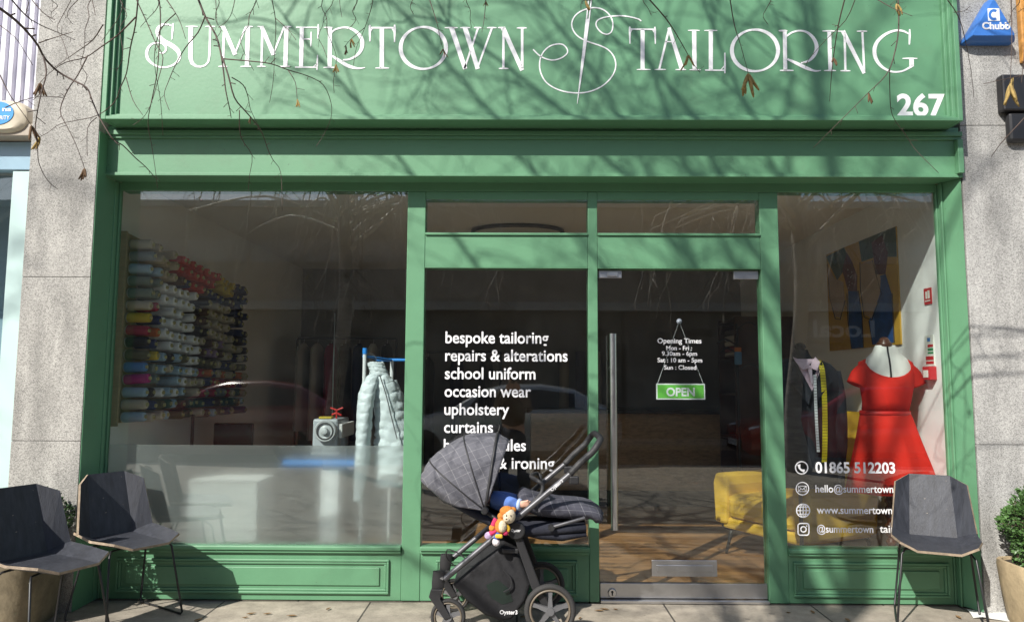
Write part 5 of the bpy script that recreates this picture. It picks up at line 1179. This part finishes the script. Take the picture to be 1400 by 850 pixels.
MB().loft(lofty([(561, 1177.5, 1242.5, .106), (567, 1177, 1243, .108)], DY, n=40), True, False).build('belt', mat('red_satin', (.55, .02, .015), rough=.45), dr, smooth=True, solid=.006)
for pts in (((1186, 500), (1178, 509), (1170, 526)), ((1235, 500), (1244, 509), (1253, 527))):
    W = smoothpts([aty(x, y, DY) for x, y in pts], 4); n_ = len(W)
    MB().tube(W, [.030+.030*min(1, i/5) for i in range(n_)], 20, caps=False).build('sleeve', REDF, dr, smooth=True, solid=.005)
# suit on a mannequin
MY = .58
sf = root('suit_mannequin', 'black headless mannequin on a thin pole wearing the dark suit jacket', 'mannequin', aty(1110, 745, MY))
mrow = [(478, 1084, 1104, .035), (484, 1083, 1106, .045), (492, 1080, 1112, .055), (502, 1064, 1136, .08), (530, 1058, 1138, .10), (640, 1066, 1130, .10)]
MB().loft(lofty(mrow, MY)).ball(aty(1094, 474, MY), .040, .04, .03).build('torso', mat('black_jersey', (.015, .015, .018), rough=.8), sf, smooth=True)
b = aty(1106, 745, MY); MB().tube([(b.x-.05, MY, .03), (b.x-.05, MY, .75)], .014, 10).lathe([(.14, .013), (.14, .02), (.03, .035)], (b.x-.05, MY, 0), 20).build('stand', BLACKM, sf, smooth=True, ang=40)
su = root('suit_jacket', 'black suit jacket over a pink shirt on the mannequin in the right window', 'jacket', aty(1100, 690, MY))
NAVS = mat('black_wool', (.012, .014, .022), rough=.85, var=.2, scale=20)
jrow = [(491, 1072, 1116, .07), (498, 1058, 1134, .10), (508, 1050, 1144, .118), (530, 1050, 1146, .13), (580, 1054, 1140, .128), (630, 1050, 1146, .135), (664, 1048, 1150, .14)]
MB().loft(lofty(jrow, MY, n=36), True, False).build('body', NAVS, su, smooth=True, solid=.008)
for pts in (((1138, 508), (1147, 560), (1148, 610), (1145, 665)), ((1060, 508), (1053, 560), (1051, 610), (1054, 665))):
    MB().tube(smoothpts([aty(x, y, MY-.02*i) for i, (x, y) in enumerate(pts)], 4), [.058]*4+[.052]*5+[.046]*4, 14).build('sleeve', NAVS, su, smooth=True)
PINK = mat('pink_shirt', (.70, .53, .62), rough=.8, bump=.1, bscale=40)
def patch(name, pts, m, par, d=.034, rows=jrow, y=MY, th=.004):
    P3 = []
    for x, yy in pts:
        q = aty(x, yy, y); yf = front_y(rows, y, x, yy)-d; P3.append(Vector((q.x, yf, q.z)))
    return MB().prism(P3, (0, th, 0)).build(name, m, par)
patch('shirt_front', [(1081, 491), (1111, 491), (1113, 502), (1098, 534), (1083, 503)], PINK, su)
patch('collar', [(1081, 488), (1093, 497), (1096, 503), (1086, 506), (1079, 494)], PINK, su, .046); patch('collar', [(1111, 488), (1099, 497), (1096, 503), (1105, 507), (1112, 495)], PINK, su, .046)
patch('placket', [(1093, 500), (1099, 500), (1099, 524), (1097, 524)], mat('pale_pink', (.75, .62, .70), rough=.7), su, .040)
patch('lapel', [(1073, 493), (1079, 496), (1097, 534), (1093, 552), (1068, 520)], NAVS, su, .042); patch('lapel', [(1119, 493), (1113, 496), (1098, 534), (1101, 552), (1127, 520)], NAVS, su, .042)
def ribbon(name, pts, wpx, m, label, y, rows, d=.02):
    vs = []
    P_ = smoothpts([Vector((x, z, 0)) for x, z in pts], 4)
    for q in P_:
        yf = front_y(rows, y, q.x, q.y)-d
        a, b = aty(q.x-wpx/2, q.y, yf), aty(q.x+wpx/2, q.y, yf+.004); vs += [a, b]
    o = MB().add(vs, [(2*i, 2*i+1, 2*i+3, 2*i+2) for i in range(len(P_)-1)]).build(name, m, solid=.0015, loc=vs[-1]); return tag(o, label, 'tape measure')
def tape_mat(n_, c):
    m = mat(n_, c, rough=.4); n, l, b = nodes_of(m); tc = n.new('ShaderNodeTexCoord'); sp = n.new('ShaderNodeSeparateXYZ'); l.new(tc.outputs['Object'], sp.inputs[0])
    mm = n.new('ShaderNodeMath'); mm.operation = 'DIVIDE'; mm.inputs[1].default_value = .02; l.new(sp.outputs[2], mm.inputs[0]); fr = n.new('ShaderNodeMath'); fr.operation = 'FRACT'; l.new(mm.outputs[0], fr.inputs[0])
    lt_ = n.new('ShaderNodeMath'); lt_.operation = 'LESS_THAN'; lt_.inputs[1].default_value = .14; l.new(fr.outputs[0], lt_.inputs[0]); mx = n.new('ShaderNodeMix'); mx.data_type = 'RGBA'; l.new(lt_.outputs[0], mx.inputs[0])
    mx.inputs[6].default_value = (*c, 1); mx.inputs[7].default_value = (.05, .05, .03, 1); l.new(mx.outputs[2], b.inputs['Base Color']); return m
ribbon('tape_measure', [(1119, 492), (1124, 505), (1127, 540), (1128, 590), (1127, 632)], 7, tape_mat('yellow_tape', (.65, .55, .02)), 'yellow tape measure draped over the suit shoulder', MY, jrow, .050)
ribbon('tape_measure', [(1114, 512), (1115, 545), (1117, 590), (1119, 618)], 4, tape_mat('white_tape', (.72, .76, .8)), 'white tape measure hanging down the front of the suit', MY, jrow, .050)
# picture on the right wall: plain generic figures in similar colours
PX = XR-.012
c_ = [atx(x, y, PX) for x, y in ((1129, 348), (1225, 310), (1231, 470), (1135, 480))]
py0, py1 = (c_[0].y+c_[3].y)/2, (c_[1].y+c_[2].y)/2; pz1, pz0 = (c_[0].z+c_[1].z)/2, (c_[2].z+c_[3].z)/2
pic = root('painting', 'unframed canvas with tan, blue and mustard shapes on the right wall', 'painting', (XR, (py0+py1)/2, pz0))
def pc_(u, v): return Vector((PX, py0+(py1-py0)*u, pz1+(pz0-pz1)*v))
MB().box(PX, XR-.001, min(py0, py1), max(py0, py1), pz0, pz1).build('canvas', mat('mustard_paint', (.50, .29, .03), rough=.7, var=.12, scale=6), pic)
def shape(pts, m, k=1, nm='painted_shape'):
    P3 = [pc_(u, v)+Vector((-.0015*k, 0, 0)) for u, v in pts]; MB().prism(P3, (.001, 0, 0)).build(nm, m, pic)
G_, T_, J_, R2, K_ = mat('paint_dark_green', (.025, .07, .045), rough=.7), mat('paint_tan', (.40, .29, .20), rough=.7, var=.1), mat('paint_blue', (.02, .08, .26), rough=.7, var=.35, scale=9), mat('paint_maroon', (.09, .015, .02), rough=.7, var=.4, scale=30), mat('paint_black', (.012, .012, .014), rough=.7)
shape([(0, .02), (.30, .0), (.36, .12), (.26, .24), (.17, .30), (.08, .16)], G_); shape([(.52, 0), (1, 0), (1, .26), (.74, .20), (.55, .20)], G_)
shape([(.02, .12), (.14, .28), (.27, .34), (.28, .52), (.20, .68), (.12, .66), (.04, .46)], T_, 2)
shape([(.26, .22), (.34, .06), (.42, .18), (.48, .32), (.47, .46), (.34, .44)], R2, 2); shape([(.34, .44), (.48, .46), (.52, .70), (.52, 1), (.36, 1), (.33, .72)], J_, 2)
shape([(.54, .22), (.70, .22), (.80, .40), (.78, .54), (.66, .74), (.57, .70), (.53, .45)], T_, 3); shape([(.70, .06), (.84, .03), (.90, .20), (.86, .38), (.74, .36)], R2, 3)
shape([(.76, .38), (.86, .38), (.92, .56), (.92, .98), (.66, .98), (.62, .76), (.74, .62)], J_, 2)
for k in range(34):
    u, v = rnd.choice([(rnd.uniform(.33, .43), rnd.uniform(.22, .42)), (rnd.uniform(.74, .86), rnd.uniform(.08, .34))]); MB().lathe([(.004, 0), (.004, .001)], pc_(u, v)+Vector((-.0045, 0, 0)), 6, axis='x').build('painted_dot', MATS['sign_white'] if 'sign_white' in MATS else mat('sign_white', (.75, .76, .70), rough=.4), pic)
for q in ([(.02, .10), (.04, .46), (.12, .68), (.20, .70), (.29, .52)], [(.53, .20), (.52, .45), (.56, .72), (.66, .76), (.80, .54), (.70, .22)], [(.32, .46), (.32, .72), (.36, 1)], [(.49, .46), (.53, .70), (.53, 1)], [(.93, .56), (.93, .98)], [(.62, .76), (.66, .98)]):
    MB().tube([pc_(u, v)+Vector((-.003, 0, 0)) for u, v in q], .004, 4).build('outline', K_, pic)
# fire signs on the right wall
def wall_sign(nm, label, px0, py0_, px1, py1_, col, bars):
    a, b = atx(px0, py0_, XR-.004), atx(px1, py1_, XR-.004); y0, y1 = sorted((a.y, b.y)); z0, z1 = b.z, a.z
    r = root(nm, label, 'sign', (XR, (y0+y1)/2, z0)); MB().box(XR-.006, XR-.001, y0, y1, z0, z1).build('plate', col, r)
    for u0, u1, v0, v1, m in bars: MB().box(XR-.008, XR-.0062, y1+(y0-y1)*u0, y1+(y0-y1)*u1, z1+(z0-z1)*v0, z1+(z0-z1)*v1).build('printed_block', m, r)
SR, SW, SGN = mat('sign_red', (.50, .02, .025), rough=.4), mat('sign_white', (.75, .76, .70), rough=.4), mat('safety_green', (.03, .25, .09), rough=.4)
wall_sign('fire_sign', 'small red fire alarm sign, upper one on the right wall', 1263, 395, 1274, 415, SR, [(.25, .45, .2, .65, SW), (.55, .8, .15, .65, SW), (.15, .85, .75, .82, SW)])
wall_sign('fire_notice', 'white notice with red and green blocks on the right wall', 1264, 459, 1278, 500, SW, [(.35, .65, .08, .2, mat('sign_blue', (.05, .2, .5), rough=.4)), (.35, .95, .30, .38, SR), (.35, .95, .42, .50, SGN), (.35, .95, .54, .60, SGN), (.1, .95, .68, .80, SR), (.1, .95, .84, .93, SR)])
a = atx(1270, 510, XR-.03); cpt = root('fire_call_point', 'small red fire alarm call point below the notice on the right wall', 'call point', (XR, a.y, a.z))
MB().box(XR-.05, XR-.001, a.y-.045, a.y+.045, a.z-.045, a.z+.045).build('case', SR, cpt, bevel=.005); MB().box(XR-.054, XR-.0505, a.y-.028, a.y+.028, a.z-.028, a.z+.02).build('glass', SW, cpt)
# ------------------------------------------------------------------ armchair
MUST = mat('mustard_velvet', (.64, .39, .025), rough=.75, var=.06, scale=6, bump=.08, bscale=30)
arm = root('armchair', 'mustard yellow upholstered armchair with slim black legs by the door', 'armchair', (2.2, 1.2, 0))
def armchair():
    L = Matrix.Translation((2.24, 1.20, .012)) @ Matrix.Rotation(R_(-62), 4, 'Z') @ Matrix.Scale(1.13, 4) @ Matrix.Translation((0, 0, -.012))      # local front = -Y
    def T(mb): mb.v = [tuple(L @ Vector(v)) for v in mb.v]; return mb
    T(MB().box(-.30, .30, -.40, .26, .27, .44)).build('seat_cushion', MUST, arm, bevel=.05)
    bk_ = MB().loft([[Vector((x*k, y0+dy, z)) for x, dy in ((-.36, 0), (-.30, -.02), (.30, -.02), (.36, 0), (.36, .12), (-.36, .12))] for y0, z, k in ((.20, .20, .95), (.24, .50, 1.), (.33, .80, 1.0), (.38, .98, .92), (.395, 1.02, .8))])
    T(bk_).build('back', MUST, arm, bevel=.03)
    for s in (-1, 1):
        T(MB().loft([[Vector((s*.36+dx, y, zz)) for dx, zz in ((-.06, .22), (.06, .22), (.075, .50), (.05, .575), (-.05, .575), (-.075, .50))] for y in (-.40, -.1, .26)])).build('armrest', MUST, arm, bevel=.025)
        for y in (-.33, .27): T(MB().tube([(s*.30, y, .24), (s*.34, y+(.05 if y > 0 else -.04), .012)], [.016, .010], 8)).build('leg', BLACKM, arm, smooth=True)
    T(MB().box(-.36, .36, -.38, .28, .19, .268)).build('base', MUST, arm, bevel=.02)
armchair()
# ------------------------------------------------------------------ behind the left window
WH = mat('white_powdercoat', (.72, .74, .76), rough=.35); TBL = mat('blue_tape', (.02, .24, .72), rough=.5)
a = aty(499, 478, .42); rl = root('garment_rail', 'white metal garment rail with blue taped ends inside the left window', 'clothes rail', (a.x, .45, 0))
b = aty(536, 492, .75)
MB().tube([(a.x, .42, .013), (a.x, .42, a.z)], .014, 12).tube([(b.x, .75, .013), (b.x, .75, b.z)], .014, 12).build('upright', WH, rl, smooth=True, ang=40)
MB().tube([(a.x, .42, a.z-.03), (a.x, .42, a.z+.012)], .017, 12).build('taped_end', TBL, rl, smooth=True, ang=40)
MB().tube([(a.x-.01, .42, a.z-.045), (b.x, .75, b.z-.002)], .010, 10).tube([(b.x-.12, .75, b.z), (b.x+.10, .75, b.z)], .012, 10).build('cross_bar', TBL, rl, smooth=True, ang=40)
PUF = mat('pale_grey_nylon', (.60, .66, .69), rough=.5, bump=.55, bscale=28)
JY = .30
pj = root('puffer_jacket', 'pale grey quilted puffer jacket hung on the rail in the left window', 'jacket', aty(515, 690, JY))
def quilt(path, n=28, step=.066, amp=.15, seed=1):
    """path: (px,py,halfwidth m, depth half m, y) rings, stitched every `step` metres and crumpled"""
    rn = random.Random(seed); P_ = smoothpts([aty(p[0], p[1], p[4]) for p in path], 22); W_ = smoothpts([Vector((p[2], p[3], 0)) for p in path], 22); rg = []; L = 0
    ph = [rn.uniform(0, 6.28) for _ in range(12)]
    for i, (q, w) in enumerate(zip(P_, W_)):
        if i: L += (q-P_[i-1]).length
        ring = []
        for j in range(n):
            a = 2*math.pi*j/n; Ls = L+.012*math.sin(2*a+ph[0])+.006*math.sin(5*a+ph[1]); u = (Ls/step) % 1
            k = 1-amp*(1-math.sin(math.pi*u)**.5)*(.55+.45*math.sin(3*a+ph[5]))**.5+.05*math.sin(3*a+ph[2]+9*L)+.035*math.sin(7*a+ph[3]+41*L)+.03*math.sin(11*a-67*L+ph[4])
            ring.append(Vector(q)+Vector((w.x*k*math.cos(a), w.y*k*math.sin(a), .006*math.sin(3*a+i*.4))))
        rg.append(ring)
    return rg
MB().loft(quilt([(519, 510, .05, .045, JY), (524, 522, .085, .065, JY), (530, 545, .105, .08, JY+.01), (535, 590, .115, .085, JY+.01), (537, 625, .12, .09, JY+.01), (536, 664, .115, .085, JY+.01)])).build('body', PUF, pj, smooth=True)
MB().loft(quilt([(511, 512, .035, .04, JY-.03), (506, 524, .05, .052, JY-.06), (501, 545, .056, .056, JY-.09), (498, 580, .052, .055, JY-.10), (495, 625, .047, .05, JY-.10), (492, 660, .040, .045, JY-.10), (490, 684, .030, .035, JY-.10)], n=22, seed=3)).build('sleeve', PUF, pj, smooth=True)
MB().loft(quilt([(535, 520, .04, .045, JY+.06), (543, 545, .05, .055, JY+.08), (549, 580, .05, .055, JY+.09), (551, 640, .042, .05, JY+.09)], n=22, seed=5)).build('sleeve', PUF, pj, smooth=True)
cl = MB().loft(quilt([(518, 514, .062, .05, JY), (517, 507, .052, .046, JY), (514, 500, .050, .042, JY), (513, 496, .046, .04, JY)], n=22, amp=.05, seed=8), True, False); cl.build('collar', PUF, pj, smooth=True, solid=.014)
zz = [aty(x, y, JY-.095+.0*i) for i, (x, y) in enumerate(((519, 512), (528, 540), (534, 565), (543, 600)))]; MB().tube(smoothpts(zz, 3), .004, 6).build('zip', mat('dark_zip', (.1, .1, .11), rough=.5), pj)
hk = [aty(516, 500, JY), aty(515, 492, JY+.02), aty(510, 484, JY+.06), aty(503, 483, .40)]; MB().tube(smoothpts(hk, 4), .0025, 6).build('hanger_hook', STEEL, pj)
# behind the frosted film
a, b = aty(265, 655, .32), aty(355, 745, .32); bx_ = root('white_box', 'white upright box behind the frosted film of the left window', 'box', ((a.x+b.x)/2, .4, .012))
MB().box(a.x, b.x, .24, .56, .0125, a.z-.012).build('body', WHITE2, bx_, bevel=.006); MB().box(a.x-.008, b.x+.008, .232, .568, a.z-.011, a.z+.004).build('lid', WHITE2, bx_, bevel=.004)
a, b = aty(388, 633, .55), aty(500, 633, .55); tr_ = root('trestle', 'white legged stand with a bright blue cross bar behind the frosted film', 'stand', ((a.x+b.x)/2, .55, .012))
MB().tube([(a.x, .55, a.z), (b.x-.03, .55, a.z)], .027, 12).build('bar', TBL, tr_, smooth=True, ang=40)
q = aty(453, 640, .6); MB().box(q.x-.065, q.x+.065, .56, .64, .0125, a.z-.028).build('post', WH, tr_, bevel=.006); MB().box(q.x-.2, q.x+.2, .5, .7, .0122, .035).build('foot', WH, tr_, bevel=.006)
a = aty(448, 612, 1.15); TZ = .80
tb = root('sewing_table', 'dark topped work table carrying the sewing machine', 'table', (-1.7, 1.5, 0))
MB().box(-2.45, -.95, .95, 1.75, TZ-.03, TZ).build('tabletop', mat('dark_laminate', (.06, .055, .05), rough=.45), tb, bevel=.004)
for x in (-2.38, -1.02):
    for y in (1.02, 1.68): MB().box(x-.02, x+.02, y-.02, y+.02, .0125, TZ-.031).build('leg', BLACKM, tb)
GM = mat('machine_grey', (.42, .46, .50), rough=.35); sm = root('sewing_machine', 'grey industrial sewing machine seen end on, red thread guide on top', 'sewing machine', (-1.53, 1.1, TZ))
c = aty(447, 590, 1.05)
MB().box(c.x-.115, c.x+.085, 1.05, 1.16, TZ+.03, c.z+.10).box(c.x-.09, c.x+.06, 1.161, 1.55, c.z+.01, c.z+.095).box(c.x-.09, c.x+.06, 1.44, 1.551, TZ+.03, c.z+.009).build('head', GM, sm, bevel=.018)
MB().box(c.x-.12, c.x+.11, 1.03, 1.62, TZ+.001, TZ+.029).build('bed', GM, sm, bevel=.008)
wc = aty(444, 589, 1.0); MB().lathe([(.03, .03), (.075, .028), (.086, .012), (.086, -.012), (.078, -.02), (.045, -.012), (.03, -.02), (.024, -.04), (.012, -.044)], (wc.x, 1.02, wc.z), 28, axis='y').build('hand_wheel', mat('light_grey_plastic', (.50, .53, .55), rough=.4), sm, smooth=True, ang=30)
MB().tube([(wc.x+.062*math.cos(t*.2618), .999, wc.z+.062*math.sin(t*.2618)) for t in range(25)], .006, 6, caps=False).build('wheel_groove', mat('dark_grey_plastic', (.06, .065, .07), rough=.5), sm, smooth=True)
MB().box(c.x-.07, c.x+.03, 1.06, 1.15, c.z+.101, c.z+.116).build('yellow_label', mat('yellow_plastic', (.6, .45, .03), rough=.5), sm, bevel=.003)
t_ = Vector((c.x+.055, 1.12, c.z+.10)); RP = mat('red_plastic', (.55, .02, .02), rough=.4)
MB().tube([t_, t_+Vector((0, 0, .07))], .007, 8).tube([t_+Vector((-.05, 0, .085)), t_+Vector((0, 0, .065)), t_+Vector((.05, 0, .085))], .007, 8).tube([t_+Vector((-.04, .02, .03)), t_+Vector((0, 0, .045)), t_+Vector((.035, .01, .025))], .008, 8).build('thread_guide', RP, sm, smooth=True, ang=50)
MB().box(c.x+.086, c.x+.115, 1.07, 1.5, c.z-.05, c.z+.06).build('motor_cover', WHITE2, sm, bevel=.006)
s0 = aty(432, 600, 1.3); MB().tube([(c.x-.05, 1.4, TZ+.05), (c.x-.05, 1.4, 1.95)], .005, 6).build('thread_stand', STEEL, sm)
# office chair / monitor and pole
a, b = aty(292, 578, 1.55), aty(345, 612, 1.55); mn = root('monitor', 'black flat monitor on the work table below the thread rack', 'monitor', ((a.x+b.x)/2, 1.58, TZ))
MB().box(a.x, b.x, 1.55, 1.58, TZ+.03, a.z).build('screen', mat('black_gloss', (.01, .01, .011), rough=.15), mn, bevel=.012); MB().box((a.x+b.x)/2-.08, (a.x+b.x)/2+.08, 1.5, 1.65, TZ+.001, TZ+.015).tube([((a.x+b.x)/2, 1.6, TZ+.015), ((a.x+b.x)/2, 1.585, TZ+.1)], .015, 8).build('foot', BLKP, mn)
a = aty(264, 566, .9); tag(MB().tube([(a.x, .9, .013), (a.x, .9, a.z)], .012, 10).lathe([(.13, .013), (.13, .025), (.02, .04)], (a.x, .9, 0), 20).build('floor_stand', BLACKM, loc=(a.x, .9, 0.013)), 'thin black floor stand below the thread rack', 'stand')
# garments hanging further back on a black rail
def rail(x0, x1, y, z, label):
    r = root('garment_rack', label, 'clothes rail', ((x0+x1)/2, y, 0)); mb = MB()
    for x in (x0, x1): mb.tube([(x, y, .03), (x, y, z)], .014, 8).tube([(x, y-.25, .03), (x, y+.25, .03)], .014, 8)
    mb.tube([(x0, y, z), (x1, y, z)], .014, 8).build('frame', BLACKM, r, smooth=True, ang=50)
rail(-2.45, -1.35, 3.4, 1.85, 'black metal clothes rail at the rear left of the shop'); rail(-1.25, -.2, 3.85, 1.72, 'lower black metal clothes rail at the rear centre')
def garment(nm, x, y, ztop, L, col, label, w=.04, d=.22):
    rg = []
    rn = random.Random(int(x*100)+7)
    for k, (f, s) in enumerate(((0, .35), (.05, .9), (.12, 1), (.4, .95), (.75, 1.05), (1, 1.1))):
        rg.append([Vector((x+w*s*math.cos(t*.5236)*(1+.2*math.sin(3*t+k)), y+d*s*math.sin(t*.5236), ztop-.05-L*f)) for t in range(12)])
    r = root(nm, label, 'garment', (x, y, ztop-.05-L), 'garments on the rear rails'); MB().loft(rg).build('cloth', mat(nm+'_'+label.split()[0]+'_cloth', col, rough=.9, bump=.3, bscale=15), r, smooth=True, ang=60)
    MB().tube(smoothpts([(x, y-.18, ztop-.075), (x, y, ztop-.045), (x, y+.02, ztop+.01), (x, y, ztop+.022)], 3), .003, 5).build('hanger', STEEL, r)
for i, (nm, c_, lb) in enumerate((('coat', (.40, .38, .36), 'pale grey coat at the near end of the rear rail'), ('shirt', (.45, .43, .40), 'cream shirt on the rear rail beside the grey coat'), ('dress', (.25, .02, .06), 'crimson dress on the rear rail left of the black coat'), ('coat', (.012, .012, .014), 'black coat in the middle of the rear rail'), ('coat', (.02, .03, .08), 'navy coat on the rear rail right of the black coat'), ('shirt', (.55, .54, .52), 'white shirt on the rear rail, second from its right end'), ('coat', (.03, .028, .026), 'charcoal coat at the right end of the rear rail'))):
    garment(nm, -2.38+i*.155, 3.4, 1.84, .95+.1*(i % 3), c_, lb, .055)
for i, (nm, c_, lb) in enumerate((('gown', (.02, .02, .022), 'long black gown on the lower rail, leftmost'), ('gown', (.03, .02, .05), 'dark plum gown on the lower rail, centre'), ('coat', (.05, .045, .04), 'brown coat on the lower rail, rightmost'))):
    garment(nm, -1.05+i*.34, 3.85, 1.71, 1.25, c_, lb, .07)
# counter and things at the back
ct = root('counter', 'wood fronted shop counter with dark top behind the door', 'counter', (1.45, 3.7, 0))
OSB = mat('oiled_board', (.30, .20, .11), rough=.55, var=.3, scale=14, stretch=(1, 3, 3))
MB().box(.15, 2.35, 3.52, 4.1, .19, 1.03).build('front', OSB, ct, bevel=.004); MB().box(.18, 2.32, 3.56, 4.08, .012, .189).build('plinth', BLKP, ct); MB().box(.10, 2.40, 3.46, 4.15, 1.031, 1.07).build('top', mat('dark_counter', (.03, .028, .026), rough=.3), ct, bevel=.004)
a = aty(1035, 445, 3.0); sh_ = root('shelf_unit', 'dark timber shelf unit against the right wall behind the suit', 'shelf', (2.55, 2.9, 0))
MB().box(2.2, 2.79, 2.7, 2.74, .013, 2.05).box(2.2, 2.79, 3.3, 3.34, .013, 2.05).build('side', mat('dark_brown_wood', (.06, .03, .02), rough=.5, var=.2, scale=4, stretch=(1, 1, 8)), sh_)
for z in (.3, .8, 1.25, 1.62, 2.0): MB().box(2.2, 2.79, 2.741, 3.299, z, z+.025).build('shelf', MATS['dark_brown_wood'], sh_)
for i, c_ in enumerate(((.55, .5, .44), (.20, .03, .03), (.5, .47, .42), (.42, .40, .37), (.12, .1, .1))):
    z0 = 1.646+i*.058; lb = ['cream folded cloth, lowest of the pile on the shelf', 'maroon folded cloth in the pile on the shelf', 'ivory folded cloth in the middle of the pile', 'pale grey folded cloth in the pile on the shelf', 'dark folded cloth on top of the pile'][i]
    o = MB().box(2.24, 2.77-.02*i, 2.78, 3.24, z0, z0+.055).build('folded_cloth', mat('folded_cloth_%s' % 'abcde'[i], c_, rough=.9), loc=(2.5, 3, z0), bevel=.015); tag(o, lb, 'cloth', 'folded cloths on the shelf')
for i, (x, c_, lb) in enumerate(((.55, (.35, .30, .22), 'tan fabric roll leaning on the back wall, leftmost of three'), (.75, (.10, .09, .12), 'dark fabric roll leaning on the back wall between the other two'), (.95, (.45, .43, .40), 'pale fabric roll leaning on the back wall, rightmost of three'))):
    o = MB().tube([(x, 4.2, .013), (x+.03, 4.43, 1.75)], .06, 14).build('fabric_roll', mat('roll_cloth_%s' % 'abc'[i], c_, rough=.9), loc=(x, 4.2, .013), smooth=True, ang=40); tag(o, lb, 'fabric roll', 'fabric rolls at the back wall')
# spool holders hanging near the door
a = aty(1008, 480, 2.4); hs = root('thread_hanger', 'dark branching hanger with thread reels behind the door glass', 'hanger', (a.x, 2.4, 0))
mb = MB().tube([(a.x, 2.4, .013), (a.x, 2.4, 1.95)], .014, 8).lathe([(.18, .013), (.18, .03), (.03, .05)], (a.x, 2.4, 0), 20)
for k in range(6):
    z = 1.5+.08*k; an = k*1.1; mb.tube(smoothpts([(a.x, 2.4, z), (a.x+.12*math.cos(an), 2.4+.12*math.sin(an), z+.06), (a.x+.2*math.cos(an), 2.4+.2*math.sin(an), z+.02)], 3), .008, 6)
mb.build('frame', BLACKM, hs, smooth=True, ang=40)
q = aty(1009, 488, 2.2); MB().lathe([(.03, -.07), (.035, -.06), (.035, .04), (.03, .05)], q, 12).build('blue_reel', mat('reel_blue', (.10, .25, .45), rough=.6), hs, smooth=True, ang=40); MB().lathe([(.032, .051), (.032, .09)], q, 12).build('orange_reel', mat('reel_orange', (.55, .18, .04), rough=.6), hs, smooth=True, ang=40)
# ceiling light over the entrance
c = aty(708, 287, 2.0)
lg = root('ceiling_light', 'switched off oval ceiling light with black rim above the entrance', 'ceiling light', (c.x, 2.0, ZC))
rg = [[Vector((c.x+.42*math.cos(2*math.pi*k/32), 2.0+.30*math.sin(2*math.pi*k/32), ZC-.02)) for k in range(33)]]
MB().tube(rg[0], .018, 8).build('rim', BLACKM, lg, smooth=True); MB().loft([[Vector((c.x+.40*f*math.cos(2*math.pi*k/32), 2.0+.28*f*math.sin(2*math.pi*k/32), z)) for k in range(32)] for f, z in ((1, ZC-.004), (1, ZC-.02), (.8, ZC-.04))]).build('diffuser', mat('opal', (.6, .58, .54), rough=.4), lg, smooth=True, ang=40)
# small dark table by the right window
